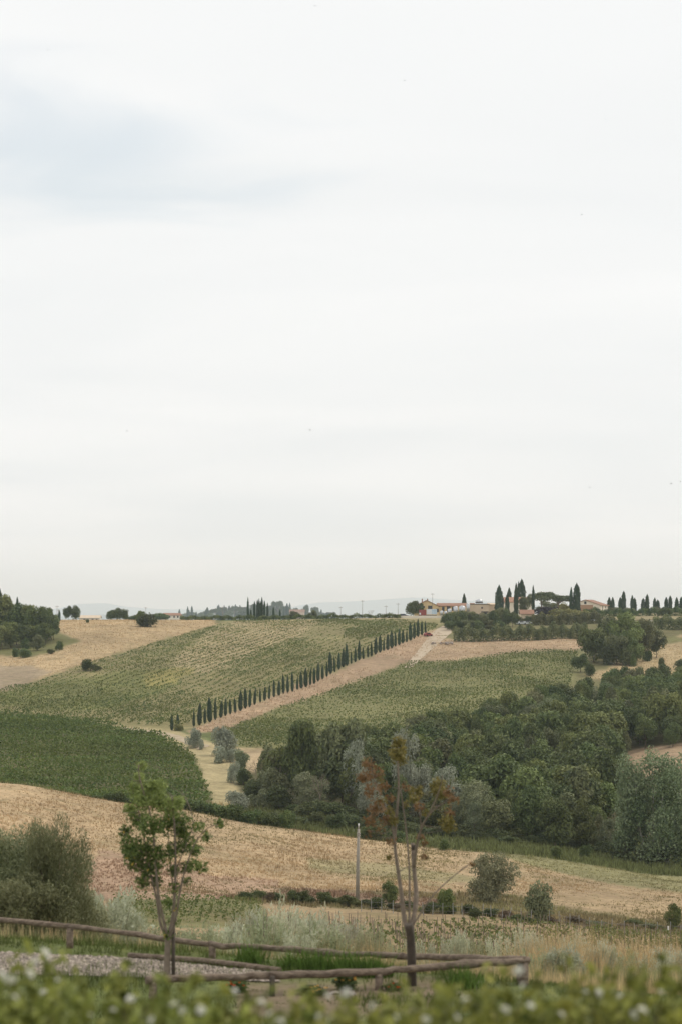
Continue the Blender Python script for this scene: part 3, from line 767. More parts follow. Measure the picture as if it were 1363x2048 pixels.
for i, a in enumerate(cpx):
    k = (a - CX) / F
    t = (k * 620 + 37.6) / (68.6 - 280 * k)
    x, y = -37.6 + 68.6 * t, 620 + 280 * t
    hp = HT.get(i, r.choice([30, 33, 35, 37, 40, 43, 28]) * (1 - .12 * t))
    n = len(cpx)
    lab = 'slim cypress, %s from the lower end of the long hillside row' % ordinal(i) if i < n // 2 else 'slim cypress, %s from the upper end of the long hillside row' % ordinal(n - 1 - i)
    H_ = hp / F * y
    H_ *= r.uniform(.9, 1.1)
    o = plant('cypress', P_cyp[int(r.integers(4))], lab, 'cypress', a, xy=(x, y), H=H_, W=H_ * r.uniform(.14, .225), group='cypresses of the long hillside row')
    o.rotation_euler = (r.normal() * .02, r.normal() * .025, o.rotation_euler[2])
plant('cypress', P_cyp[0], 'lone slim cypress left of the long row, the nearer of two', 'cypress', 344, 1461, 1431, 6.5, 560)
plant('cypress', P_cyp[1], 'lone slim cypress left of the long row, the farther of two', 'cypress', 356, 1450, 1429, 6, 560)
plant('shrub', P_shruby[0], 'low yellowish shrub at the foot of the two lone cypresses', 'shrub', 358, 1462, 1448, 20, 560)

# ------------------------------------------------------------------ the wood on the right
r = np.random.default_rng(61)
fr_px = [540, 600, 700, 800, 900, 1000, 1100, 1205, 1215, 1300, 1420]
fr_y =  [448, 440, 430, 424, 416, 404, 398, 412, 572, 568, 566]
bk_y =  [486, 502, 526, 548, 568, 604, 650, 690, 705, 710, 715]
pts = []
tries = 0
while tries < 9000 and len(pts) < 262:
    tries += 1
    px = r.uniform(535, 1430); a = np.interp(px, fr_px, fr_y); b = np.interp(px, fr_px, bk_y)
    y = r.uniform(a, b); x = (px - CX) / F * y
    if all((x - q[0]) ** 2 + (y - q[1]) ** 2 > 6.3 ** 2 for q in pts): pts.append((x, y, px, (y - a) / (b - a)))
for x, y, px, t in pts:
    q = r.random()
    if px < 640: pr = P_oak2[int(r.integers(4))] if q < .6 else P_dull[int(r.integers(3))]
    elif q < .48: pr = P_oak[int(r.integers(NB))]
    elif q < .76: pr = P_oak2[int(r.integers(4))]
    else: pr = P_dull[int(r.integers(3))]
    if q > .93 and px > 640: pr = P_willow[int(r.integers(3))]
    tall = r.random() < .2
    if tall: k3 = int(r.integers(3)); pr = P_tall[k3]
    H_ = r.uniform(7.0, 12.5) * (1.0 if t > .1 else .8) * (.8 if px < 640 else 1.0)
    if t > .7: H_ = min(H_, 8.6)
    tone = 'dark green' if pr in P_oak else ('fresh green' if pr in P_oak2 else ('pointed' if tall else 'dull olive-green'))
    dep = 'along the front' if t < .25 else ('deep inside' if t < .7 else 'along the upper edge')
    zone = 'left end' if px < 700 else ('left middle' if px < 900 else ('right middle' if px < 1100 else 'right end'))
    plant('woodland_tree', pr, '%s broadleaf tree %s of the wood, at its %s' % (tone, dep, zone), 'tree', px, xy=(x, y), H=H_, W=H_ * (r.uniform(.42, .6) if tall else r.uniform(.62, .95)), group='%s trees %s of the wood, %s' % (tone, dep, zone))

T = [  # name, prototype, label, category, px, base, top, width, first depth
 ('willow', P_shrubs[0], 'dark grey round willow bush right of the sandy track', 'willow', 388, 1496, 1456, 34, 500),
 ('willow', P_shrubs[1], 'tall silvery willow, largest of the group beside the grass track', 'willow', 449, 1512, 1454, 48, 480),
 ('willow', P_shrubs[2], 'small silvery willow in front of the tallest track-side willow', 'willow', 441, 1526, 1492, 32, 470),
 ('willow', P_shrubw[0], 'pale round willow right of the small silvery one', 'willow', 481, 1540, 1500, 36, 470),
 ('willow', P_shrubs[0], 'silvery upright willow left of the dead tree', 'willow', 467, 1566, 1524, 29, 450),
 ('willow', P_shrubs[1], 'silvery willow bush at the foot of the grass track', 'willow', 474, 1618, 1582, 44, 420),
 ('willow', P_shrubs[2], 'tiny silvery willow right of the round dark willow bush', 'willow', 403, 1499, 1478, 14, 500),
 ('willow', P_shrubs[1], 'small pale willow at the lower right of the tallest track-side willow', 'willow', 462, 1524, 1498, 26, 470),
 ('willow', P_shrubw[2], 'pale willow bush below the dead tree', 'willow', 520, 1612, 1578, 44, 425),
 ('shrub', P_shrub2[0], 'green shrub behind the silvery upright willow', 'shrub', 490, 1570, 1535, 36, 440),
 ('shrub', P_shrub2[1], 'leafy green shrub between the dead tree and the willows', 'shrub', 507, 1602, 1560, 44, 430),
 ('willow', P_shrubw[1], 'grey-green willow bush right of the dead tree', 'willow', 540, 1602, 1536, 50, 430),
 ('shrub', P_shrub2[2], 'pale green shrub at the left edge of the wood', 'shrub', 560, 1620, 1570, 60, 420),
 ('ash_tree', P_oak2[0], 'tall leafy tree at the left end of the wood', 'tree', 602, 1604, 1440, 74, 430),
 ('poplar', P_dull[0], 'tall grey-green domed tree at the front of the wood', 'tree', 684, 1612, 1440, 92, 425),
 ('poplar', P_silver[0], 'narrow silvery poplar beside the grey-green domed tree', 'tree', 713, 1622, 1480, 56, 418),
 ('willow', P_willow[0], 'bushy willow with bare stems at the front of the wood', 'willow', 620, 1622, 1545, 74, 415),
 ('poplar', P_silver[1], 'bright silver-topped poplar behind the orange-leaved young tree', 'tree', 808, 1635, 1460, 62, 415),
 ('willow', P_silver[2], 'wide silvery willow right of the orange-leaved young tree', 'willow', 888, 1655, 1534, 84, 405),
 ('willow', P_willow[1], 'grey-green willow below the wide silvery willow', 'willow', 935, 1660, 1585, 80, 400),
 ('willow', P_silver[0], 'small silvery willow under the bright poplar', 'willow', 745, 1640, 1556, 60, 405),
 ('willow', P_silver[1], 'silvery willow half hidden by the orange-leaved young tree', 'willow', 840, 1640, 1530, 66, 405),
 ('oak_tree', P_oak2[1], 'rounded mid-green tree at the front of the wood', 'tree', 1045, 1668, 1536, 96, 385),
 ('oak_tree', P_oak[1], 'dark spreading tree at the lower front edge of the wood', 'tree', 1075, 1682, 1588, 108, 380),
 ('oak_tree', P_oak[2], 'dark round tree left of the pale reeds', 'tree', 1150, 1668, 1540, 110, 385),
 ('oak_tree', P_oak[3], 'dark green tree at the right front corner of the wood', 'tree', 1195, 1655, 1500, 90, 395),
 ('reeds', P_reed[0], 'pale green clump of reeds at the foot of the wood', 'reeds', 1165, 1690, 1640, 84, 375),
 ('willow', P_willow[2], 'soft grey willow between the reeds and the big poplar', 'willow', 1216, 1700, 1638, 54, 365),
 ('poplar', P_popl[0], 'big grey-green poplar clump with white stems at the right edge', 'tree', 1308, 1726, 1506, 186, 345),
 ('shrub', P_shrub2[3], 'leafy green shrub at the foot of the big poplar clump', 'shrub', 1320, 1728, 1680, 90, 340),
 ('shrub', P_shrub2[0], 'dark shrub left of the big poplar clump', 'shrub', 1245, 1718, 1676, 50, 345),
 ('shrub', P_oak[0], 'round dark green bush in the green strip beyond the pole', 'shrub', 673, 1664, 1626, 40, 352),
 ('shrub', P_shrub[0], 'dark bush on the field edge right of the pole', 'shrub', 752, 1692, 1650, 60, 352),
 ('shrub', P_shrub[1], 'low dark bush right of the pole at the field edge', 'shrub', 790, 1694, 1662, 44, 352),
 ('shrub', P_shrub[1], 'small dark conical bush left of the olive tree', 'shrub', 887, 1704, 1678, 22, 346),
 ('shrub', P_shrub[2], 'small dark shrub left of two on the field edge', 'shrub', 1112, 1718, 1692, 24, 346),
 ('shrub', P_shrub[0], 'small dark shrub right of two on the field edge', 'shrub', 1171, 1720, 1690, 26, 346),
 ('olive_tree', P_oliv[0], 'round dusty olive tree standing alone in the dry field', 'olive tree', 981, 1806, 1706, 98, 230),
 ('olive_tree', P_shrubw[0], 'smaller grey olive tree beside the wire fence', 'olive tree', 1083, 1846, 1764, 62, 225),
 ('small_tree', P_oak2[2], 'small green sapling left of the olive tree', 'tree', 890, 1828, 1778, 36, 230),
 ('small_tree', P_oak[4], 'dark leaning bush right of the concrete pole', 'shrub', 776, 1806, 1762, 40, 240),
 ('small_tree', P_oak2[3], 'small upright green tree at the right edge of the field', 'tree', 1343, 1862, 1808, 36, 225),
 ('shrub', P_brown[0], 'reddish brown withered bush in the wood edge', 'shrub', 972, 1625, 1570, 26, 405),
]
for (nm, pr, lab, cat, px, b, tp, w, y0) in T:
    plant(nm, pr, lab, cat, px, b, tp, w, y0)
plant('dead_tree', P_bare[0], 'bare grey dead tree beside the track-side willows', 'dead tree', 515, 1592, 1496, 62, 430)
plant('dead_tree', P_bare[2], 'bare brown-twigged tree at the left end of the wood', 'dead tree', 556, 1600, 1462, 92, 425)
plant('dead_tree', P_bare[0], 'bare pale-stemmed tree in front of the grey-green dome', 'dead tree', 640, 1628, 1520, 70, 405)
plant('dead_tree', P_bare[1], 'bare pale branches rising from the wide silvery willow', 'dead tree', 885, 1650, 1508, 80, 405)

# shrubs in the strip at the valley bottom
r = np.random.default_rng(71)
def shrub_belt(n, pxr, base_fn, hr, wr, protos, label, group, y0, name='shrub'):
    for i in range(n):
        px = pxr[0] + (pxr[1] - pxr[0]) * (i + r.random()) / n; b = base_fn(px) + r.normal() * 2.0
        h = r.uniform(*hr)
        plant(name, protos[int(r.integers(len(protos)))], label, 'shrub', px, b, b - h, r.uniform(*wr), y0, group=group)
shrub_belt(16, (325, 575), lambda p: np.interp(p, [325, 440, 575], [1626, 1646, 1662]), (26, 42), (30, 50), P_shrub, 'dark green shrub in the hedgerow below the left vineyard', 'shrubs of the hedgerow below the left vineyard', 352)
shrub_belt(6, (190, 320), lambda p: np.interp(p, [190, 320], [1604, 1626]), (14, 28), (22, 36), P_shrub, 'dark shrub at the lower edge of the left vineyard', 'shrubs under the left vineyard', 352)
shrub_belt(26, (540, 1240), lambda p: np.interp(p, [540, 700, 900, 1100, 1240], [1640, 1655, 1672, 1690, 1705]), (12, 26), (36, 70), P_shrub2, 'low green bramble mound in the strip before the wood', 'bramble mounds before the wood', 352, 'bramble')
shrub_belt(18, (560, 1230), lambda p: np.interp(p, [560, 700, 900, 1100, 1230], [1622, 1636, 1655, 1676, 1690]), (16, 32), (40, 70), P_shrub2, 'green undergrowth bush along the foot of the wood', 'undergrowth bushes at the foot of the wood', 370, 'bramble')
shrub_belt(24, (480, 1010), lambda p: np.interp(p, [500, 700, 860, 1000], [1798, 1812, 1826, 1836]), (12, 26), (24, 44), P_shrub2 + [P_brown[0]], 'low green bush on the scrubby bank behind the wire fence', 'low bushes on the bank behind the wire fence', 225, 'bramble')
shrub_belt(9, (1020, 1363), lambda p: np.interp(p, [1020, 1363], [1842, 1862]), (8, 16), (30, 60), [P_brown[0], P_shrub2[0]], 'low brownish bush along the right wire fence', 'low brownish bushes by the wire fence', 225, 'bramble')

# ------------------------------------------------------------------ left hilltop wood and skyline
LW = [(-40, 1292, 1196, 74), (-6, 1290, 1190, 66), (12, 1289, 1206, 50), (34, 1290, 1208, 56), (54, 1288, 1210, 50), (72, 1286, 1213, 48), (90, 1284, 1214, 40), (103, 1280, 1216, 36), (22, 1296, 1244, 50), (48, 1294, 1248, 46), (70, 1291, 1250, 44), (92, 1288, 1246, 42), (108, 1280, 1240, 30), (2, 1300, 1250, 44), (-20, 1300, 1250, 50), (-66, 1300, 1220, 70)]
for i, (px, b, tp, w) in enumerate(LW):
    plant('woodland_tree', (P_oak2 if i % 3 else P_oak)[i % 4], 'leafy tree in the hilltop wood at the left edge', 'tree', px, b, tp, w, 700, group='trees of the left hilltop wood')
for (px, tp, b, w, lab) in [(0, 1180, 1270, 15, 'dark cypress cut by the left edge of the photo'), (35, 1196, 1270, 9, 'dark cypress rising out of the left hilltop wood'), (119, 1221, 1243, 5, 'tiny dark cypress beside the utility pole on the left')]:
    plant('cypress', P_cypb[1], lab, 'cypress', px, b, tp, w, 760)
for (px, b, tp, w, pr, lab) in [(75, 1301, 1270, 34, P_dull[1], 'round olive-brown bush in the green hollow at left'), (52, 1298, 1277, 22, P_shrub[1], 'dark bush left of the olive-brown bush'), (119, 1300, 1282, 17, P_shrub[2], 'small round dark bush on the green hollow, rightmost'),
        (30, 1314, 1296, 16, P_shrub[0], 'small dark bush at lower left of the green hollow'), (50, 1315, 1297, 28, P_shrub[1], 'low wide bush at the bottom of the green hollow'), (175, 1342, 1318, 26, P_shrub2[1], 'lone shrub at the vineyard edge on the dry slope'), (192, 1342, 1328, 22, P_shrub2[0], 'low shrub right of the lone shrub on the dry slope'),
        (295, 1254, 1227, 44, P_shrub2[2], 'wide green bush on the crest of the dry field'), (283, 1253, 1222, 24, P_oak2[0], 'upright bush behind the wide crest bush'), (176, 1246, 1238, 8, P_shrub[0], 'tiny dark shrub on the crest of the dry field'), (102, 1308, 1298, 16, P_shrub2[1], 'low shrub at the edge of the green hollow')]:
    plant('shrub', pr, lab, 'shrub', px, b, tp, w, 700)
SK = [(137, 1240, 1212, 20, 1150, P_oak[0], 'feathery skyline tree, left half of a pair'), (151, 1242, 1211, 22, 1150, P_oak[1], 'feathery skyline tree, right half of a pair'), (223, 1242, 1220, 20, 1130, P_oak[2], 'left tree of the skyline clump of three'), (234, 1242, 1216, 26, 1130, P_oak[3], 'middle and tallest tree of the skyline clump of three'), (251, 1242, 1218, 16, 1130, P_oak[4], 'right tree of the skyline clump of three'),
      (262, 1242, 1232, 20, 1180, P_oak[1], 'low tree right of the skyline clump of three'), (272, 1242, 1230, 18, 1180, P_oak[2], 'low tree behind the wide crest bush'), (318, 1243, 1226, 26, 1500, P_oak[5], 'hazy tree left of the white skyline house'), (328, 1243, 1228, 22, 1500, P_oak[0], 'hazy tree against the white skyline house'),
      (826, 1236, 1202, 30, 1060, P_oak[2], 'leafy tree at the left end of the yellow building'), (840, 1236, 1206, 14, 1075, P_oak[3], 'small tree against the gable of the yellow building'), (526, 1244, 1230, 14, 1060, P_dull[0], 'small yellow-green tree among the crest cypresses'), (588, 1240, 1222, 24, 1080, P_dull[1], 'rounded olive-green tree before the distant villa'), (627, 1239, 1220, 18, 1080, P_dull[2], 'pale round tree right of the distant villa'), (741, 1236, 1214, 24, 1100, P_bare[0], 'thin wispy tree on the crest left of the yard')]
for (px, b, tp, w, Y, pr, lab) in SK:
    plant('tree', pr, lab, 'tree', px, None, tp, w, Y=Y)
# crest cypresses
for i, (px, tp) in enumerate([(496, 1195), (502, 1219), (509, 1203), (515, 1200), (518, 1198), (521, 1203), (524, 1195), (529, 1202), (535, 1206), (547, 1214), (560, 1219)]):
    plant('cypress', P_cypb[i % 4], 'tall dark cypress, %s from the left in the crest group' % ordinal(i), 'cypress', px, None, tp, 4.4 if tp < 1215 else 3.6, Y=1060, group='cypresses of the crest group')
# hazy ridge behind
r = np.random.default_rng(83)
for i in range(84):
    px = 358 + 312 * (i + r.random()) / 84
    hi = np.interp(px, [362, 400, 440, 500, 560, 600, 640, 665], [1220, 1217, 1214, 1210, 1206, 1214, 1216, 1228])
    kind = r.random(); Yf = r.uniform(4300, 5300)
    if kind < .35: plant('cypress', P_cypb[i % 4], 'hazy grey cypress on the far wooded ridge', 'cypress', px, None, hi + r.uniform(-6, 8), r.uniform(4, 7), Y=Yf, group='cypresses of the far ridge')
    elif kind < .5: plant('umbrella_pine', P_pine[i % 2], 'hazy umbrella pine on the far wooded ridge', 'pine', px, None, hi + r.uniform(-2, 6), r.uniform(14, 24), Y=Yf, group='umbrella pines of the far ridge')
    else: plant('tree', P_oak[i % NB], 'hazy round tree on the far wooded ridge', 'tree', px, None, hi + r.uniform(4, 15), r.uniform(16, 30), Y=Yf, group='round trees of the far ridge')
plant('tree', P_pine[0], 'airy high-crowned pine standing over the far ridge', 'pine', 556, None, 1202, 26, Y=4500)
plant('tree', P_oak[2], 'tall round tree right of the distant villa', 'tree', 611, None, 1210, 16, Y=4400)

# ------------------------------------------------------------------ right hilltop trees
HC = [(997, 1172, 17, 'broad dark cypress left of the farmhouse'), (1013, 1189, 8, 'short slim cypress against the farmhouse wall'), (1017, 1177, 10, 'pointed cypress behind the farmhouse'), (1031, 1168, 9, 'tall slim cypress crossing the farmhouse front'), (1042, 1160, 17, 'tallest broad cypress behind the farmhouse roof'), (1036, 1164, 6, 'thin cypress spire beside the tallest cypress'), (1065, 1172, 6, 'very thin cypress right of the farmhouse'), (927, 1188, 9, 'single cypress behind the winery roofs'), (1141, 1176, 8, 'slimmer cypress of the pair left of the barn'), (1152, 1168, 14, 'stout cypress of the pair left of the barn')]
for i, (px, tp, w, lab) in enumerate(HC):
    plant('cypress', P_cypb[(i * 3) % 4], lab, 'cypress', px, None, tp, w, Y=1125 if 'behind' in lab or 'beside' in lab else 1040)
for i, (px, tp) in enumerate([(1217, 1195), (1224, 1195), (1239, 1195), (1246, 1183), (1263, 1191), (1268, 1196), (1285, 1197), (1293, 1189), (1308, 1196), (1314, 1200), (1331, 1195), (1339, 1192), (1352, 1195), (1361, 1194)]):
    plant('cypress', P_cypb[i % 4], 'pointed cypress, %s from the barn in the right skyline row' % ordinal(i), 'cypress', px, None, tp, 7.5 if i % 3 else 8.5, Y=1110, group='cypresses right of the barn')
for i in range(15):
    px = 1212 + i * 12 + r.random() * 6
    plant('olive_tree', P_shrubw[i % 3], 'small grey olive in the grove under the skyline cypresses', 'olive tree', px, None, 1216 + r.uniform(-3, 4), r.uniform(12, 18), Y=1090, group='olives under the skyline cypresses')
for (px, tp, w, Y, pr, nm, cat, lab) in [(1083, 1184, 58, 1120, P_pine[0], 'umbrella_pine', 'pine', 'wide umbrella pine right of the farmhouse, taller of two'), (1113, 1190, 62, 1105, P_pine[1], 'umbrella_pine', 'pine', 'wide umbrella pine nearer the barn, lower of two'), (1096, 1203, 52, 1135, P_dull[1], 'tree', 'tree', 'olive-green tree behind the umbrella pines'), (1050, 1192, 27, 1045, P_dull[0], 'tree', 'tree', 'round olive-green tree in front of the farmhouse'), (1090, 1214, 42, 1020, P_purple[0], 'tree', 'tree', 'dark purple-leaved tree below the umbrella pines'), (1113, 1215, 22, 1022, P_purple[0], 'tree', 'tree', 'small dark purple-leaved tree beside the larger one'), (1141, 1218, 82, 1005, P_shruby[0], 'shrub', 'shrub', 'large yellow-green bush below the barn cypresses'), (1130, 1206, 30, 1040, P_shruby[1], 'tree', 'tree', 'yellow-green tree in front of the pines'), (1330, 1214, 30, 1035, P_oak[3], 'tree', 'tree', 'dark round bush breaking the long dark hedge'),
        (1215, 1232, 60, 800, P_airy[0], 'oak_tree', 'tree', 'big spreading oak, left of the hillside clump'), (1185, 1256, 62, 790, P_oak2[2], 'oak_tree', 'tree', 'low spreading oak at the left of the hillside clump'), (1250, 1225, 74, 795, P_airy[1], 'oak_tree', 'tree', 'tallest oak at the centre of the hillside clump'), (1284, 1238, 52, 800, P_airy[2], 'oak_tree', 'tree', 'airy oak right of centre in the hillside clump'), (1312, 1256, 44, 815, P_dull[2], 'umbrella_pine', 'pine', 'smooth rounded tree at the right of the hillside clump'), (1232, 1270, 50, 785, P_dull[0], 'oak_tree', 'tree', 'olive-green oak low in the hillside clump'), (1270, 1276, 40, 785, P_oak2[3], 'oak_tree', 'tree', 'leafy oak low right in the hillside clump'),
        (1200, 1246, 66, 812, P_oak2[3], 'oak_tree', 'tree', 'leafy oak behind the left of the hillside clump'), (1268, 1240, 76, 815, P_dull[1], 'oak_tree', 'tree', 'wide oak behind the centre of the hillside clump'), (1215, 1288, 40, 782, P_shrub2[1], 'shrub', 'shrub', 'leafy shrub under the left of the hillside clump'), (1250, 1296, 34, 782, P_shrub2[2], 'shrub', 'shrub', 'leafy shrub under the centre of the hillside clump'),
        (1295, 1300, 22, 800, P_shrub[0], 'shrub', 'shrub', 'dark bush under the right side of the hillside clump'), (1265, 1308, 14, 780, P_shrub[1], 'shrub', 'shrub', 'small dark bush under the hillside clump'), (1322, 1315, 14, 775, P_shrub[2], 'shrub', 'shrub', 'small dark shrub on the dry clearing'), (1358, 1318, 26, 770, P_shrub2[0], 'shrub', 'shrub', 'green bush at the right edge above the wood'), (1160, 1308, 36, 760, P_oak[0], 'shrub', 'shrub', 'dark bush left of the dry clearing'), (1178, 1326, 22, 750, P_shrub[1], 'shrub', 'shrub', 'small dark bush at the lower end of the clearing'), (1142, 1278, 22, 890, P_shrub2[2], 'shrub', 'shrub', 'low green shrub on the dry bank')]:
    plant(nm, pr, lab, cat, px, None, tp, w, Y=Y)
MASS = [(893, 1228, 28, 938), (905, 1224, 32, 942), (920, 1222, 34, 944), (936, 1222, 34, 946), (952, 1228, 30, 942), (966, 1226, 30, 942), (982, 1222, 30, 944), (996, 1216, 30, 948), (1010, 1216, 28, 948), (1024, 1224, 26, 948), (898, 1242, 26, 922), (915, 1240, 30, 922), (935, 1240, 30, 922), (955, 1240, 30, 922), (975, 1240, 30, 922), (995, 1240, 28, 922), (1036, 1232, 26, 965), (1060, 1232, 30, 968)]
for i, (px, tp, w, Y) in enumerate(MASS):
    plant('bush', (P_oak + P_dull)[(i * 5) % 9], 'big dark bush in the thicket below the winery', 'bush', px, None, tp, w, Y=Y, group='bushes of the thicket below the winery')

# clipped hedges
def hedge(name, pts, h, wid, mat, label, n_per=26, leaf=.24, seed=1, wob=.32):
    r = np.random.default_rng(seed); A = np.array([(p.x, p.y) for p in pts]); d = np.r_[0, np.cumsum(np.hypot(*np.diff(A, axis=0).T))]
    n = int(d[-1] * n_per); s = r.random(n) * d[-1]; x = np.interp(s, d, A[:, 0]); y = np.interp(s, d, A[:, 1])
    z = zrel(x, y) + CZ; a = r.random(n) * math.pi * 1.15 - .24
    hh = h * (1 + wob * np.sin(s * .9) * np.cos(s * .37 + 1) + r.normal(size=n) * .05); q = 1 - .4 * r.random(n) ** 2
    p = np.stack([x + r.normal(size=n) * .1, y + np.cos(a) * wid * .5 * q, z + hh * (.5 + .5 * np.sin(a) * q)], 1)
    low = r.random(n) < .45; p[low, 2] = z[low] + hh[low] * .75 * r.random(low.sum()); p[low, 1] = y[low] - wid * .5 * r.uniform(.6, 1, low.sum())
    nr = np.stack([0 * a, np.cos(a), np.sin(a)], 1) + r.normal(size=(n, 3)) * .7
    o3 = np.array([A[0, 0], A[0, 1], z[0]]); v, f = leafset(p - o3, nr, leaf * r.uniform(.6, 1.3, n), r, .6)
    t = np.repeat(np.clip(.5 + .3 * np.sin(s * 1.7) + r.normal(size=n) * .25, 0, 1), 4)
    return tag(obj(name, make_mesh(name, v, f, mat, {'tint': ('FLOAT', t)}), None, o3), label, 'hedge')
def at(px, Y): x = (px - CX) / F * Y; return Vector((x, Y, gz(x, Y)))
hedge('hedge', [hit(906, 1282, 800), hit(1000, 1281, 800), hit(1080, 1280, 800), hit(1172, 1277, 800)], 4.9, 5.0, L_hedge, 'long bushy green hedge above the dry bank', 260, .30, 3)
hedge('hedge', [at(1062, 955), at(1110, 962), at(1200, 970)], 4.0, 5.0, L_hedge, 'second hedge behind the long bushy one', 240, .30, 4)
hedge('hedge', [at(1305, 940), at(1340, 940), at(1420, 940)], 4.6, 5.0, L_hedge, 'green hedge at the right edge under the dark hedge', 240, .30, 5)
hedge('hedge', [at(1165, 1045), at(1260, 1045), at(1450, 1045)], 3.0, 2.0, L_oak, 'long dark clipped hedge below the barn', 200, .26, 6)
hedge('hedge', [at(360, 1022), at(450, 1024), at(560, 1026), at(660, 1028), at(800, 1030)], 1.9, 2.0, L_oak, 'long low hedge along the hill crest', 130, .24, 7)

# ------------------------------------------------------------------ buildings on the hill
M_yellow = plain_mat('yellow_plaster', (.74, .57, .32), (.66, .50, .27), .5, .9)
M_beige = plain_mat('beige_plaster', (.66, .54, .40), (.58, .46, .34), .5, .9)
M_white = plain_mat('white_plaster', (.80, .73, .61), (.72, .65, .54), .5, .9)
M_pink = plain_mat('pink_plaster', (.60, .45, .33), (.54, .40, .29), .5, .9)
M_tile = plain_mat('roof_tile', (.36, .20, .135), (.24, .145, .10), 1.2, .9)
M_tile2 = plain_mat('red_roof_tile', (.40, .225, .15), (.30, .17, .115), 1.2, .9)
M_glass = plain_mat('dark_window', (.05, .055, .06), (.035, .035, .04), 2, .25, spec=.5)
M_brick = plain_mat('brick_panel', (.42, .27, .17), (.36, .22, .14), 2, .9)
M_steel = plain_mat('steel_tank', (.60, .61, .61), (.45, .46, .47), 1.5, .35, .8)
M_roofgrey = plain_mat('dark_roof_sheet', (.10, .095, .09), (.07, .065, .06), 1, .7)

def house(name, label, px, Y, width, depth, eave, ridge_, wall, roof, rz=0.0, axis='y', wins=(), over=.5, base_drop=1.5, cat='house', zoff=0.0):
    """width along local x, depth along local y (away); ridge along axis; wins: (face, u, z, w, h)"""
    x = (px - CX) / F * Y; root = empty(name, (x, Y, gz(x, Y) + zoff), rz); tag(root, label, cat)
    w, d = width / 2, depth / 2; b = -base_drop
    mb = MB()
    if axis == 'y':
        vs = [(-w, -d, b), (w, -d, b), (w, d, b), (-w, d, b), (-w, -d, eave), (w, -d, eave), (w, d, eave), (-w, d, eave), (0, -d, ridge_), (0, d, ridge_)]
        mb.poly(vs, [(0, 1, 5, 8, 4), (2, 3, 7, 9, 6), (1, 2, 6, 5), (3, 0, 4, 7), (4, 8, 9, 7), (8, 5, 6, 9)])
    else:
        vs = [(-w, -d, b), (w, -d, b), (w, d, b), (-w, d, b), (-w, -d, eave), (w, -d, eave), (w, d, eave), (-w, d, eave), (-w, 0, ridge_), (w, 0, ridge_)]
        mb.poly(vs, [(0, 1, 5, 4), (2, 3, 7, 6), (1, 2, 6, 9, 5), (3, 0, 4, 8, 7), (4, 5, 9, 8), (8, 9, 6, 7)])
    mb.build('wall', wall, root)
    if ridge_ > eave + .05:
        rf = MB(); th = .22
        sl = (ridge_ - eave) / (w if axis == 'y' else d)
        for s in (-1, 1):
            if axis == 'y':
                e = w + over; q = [(0, -d - over, ridge_ + .06), (0, d + over, ridge_ + .06), (s * e, d + over, ridge_ - sl * e + .06), (s * e, -d - over, ridge_ - sl * e + .06)]
            else:
                e = d + over; q = [(-w - over, 0, ridge_ + .06), (w + over, 0, ridge_ + .06), (w + over, s * e, ridge_ - sl * e + .06), (-w - over, s * e, ridge_ - sl * e + .06)]
            up = [(a, c, z + th) for a, c, z in q]
            f = [(0, 1, 2, 3), (7, 6, 5, 4), (0, 4, 5, 1), (1, 5, 6, 2), (2, 6, 7, 3), (3, 7, 4, 0)]
            rf.poly(q + up, f)
        rf.build('roof', roof, root)
    else:
        MB().box((0, 0, eave + .15), (width + .5, depth + .5, .3)).build('roof', roof, root)
    for (face, u, z, ww, hh, *m) in wins:
        nm = 'door' if z < hh / 2 + .2 else 'window'
        mm = m[0] if m else M_glass
        if face == 'f': bx_ = MB().box((u, -d - .04, z), (ww, .12, hh))
        else: bx_ = MB().box((w + .04, u, z), (.12, ww, hh))
        bx_.build(nm, mm, root)
    return root
u1 = 1085 / F
h1 = house('yellow_house', 'yellow gabled winery house with shallow tiled roof', 851.5, 1085, 47 * u1, 16, 19.5 * u1, 31 * u1, M_yellow, M_tile, .0, 'y', [('f', -2.6, 4.1, .8, .9), ('f', -1.4, 4.1, .8, .9), ('f', 1.4, 3.6, 1.8, 2.3), ('f', -5.0, 3.0, 1.4, 1.8), ('f', 4.6, 2.6, 1.2, 1.6)])
for dx in (-1.8, .6): MB().box((dx, 2, 31 * u1 + .2), (.5, .5, 1.5)).build('chimney', M_tile, h1)
house('yellow_wing', 'long low yellow wing right of the gabled house', 910, 1092, 72 * u1, 9, 19.5 * u1, 24.5 * u1, M_yellow, M_tile, 0, 'x', [('f', -5.8, 3.0, 1.1, 2.2), ('f', -3.4, 3.0, 1.6, 2.6), ('f', -1.2, 3.2, 1.4, 1.8), ('f', 2.6, 3.2, 1.4, 1.8), ('f', 5.6, 3.2, 1.4, 1.8)])
house('winery_shed', 'beige flat-roofed winery block with a tank on its roof', 957, 1062, 36 * u1, 9, 24.5 * u1, 24.5 * u1, M_beige, M_roofgrey, 0, 'x', [('f', 1.0, 4.0, .7, .7), ('f', 2.2, 2.2, 3.2, .5, M_roofgrey), ('f', 2.4, .8, 1.4, 2.2)], cat='building')
house('winery_annex', 'lower beige block right of the flat-roofed winery', 984, 1066, 17 * u1, 8, 22.5 * u1, 24.8 * u1, M_beige, M_beige, 0, 'x', [('f', .4, 2.0, 1.0, 1.2)], cat='building')
u2 = 1100 / F
house('farmhouse', 'beige farmhouse with red tiled roof behind tall cypresses', 1034, 1100, 58 * u2, 11, 27 * u2, 36 * u2, M_white, M_tile2, 0, 'x', [('f', -4.6, 4.4, 1.0, 1.5), ('f', -1.6, 4.4, 1.0, 1.5), ('f', 2.6, 4.4, 1.0, 1.5), ('f', 4.6, 1.8, 1.0, 1.6), ('f', -4.6, 1.8, 1.0, 1.6)])
u3 = 1085 / F
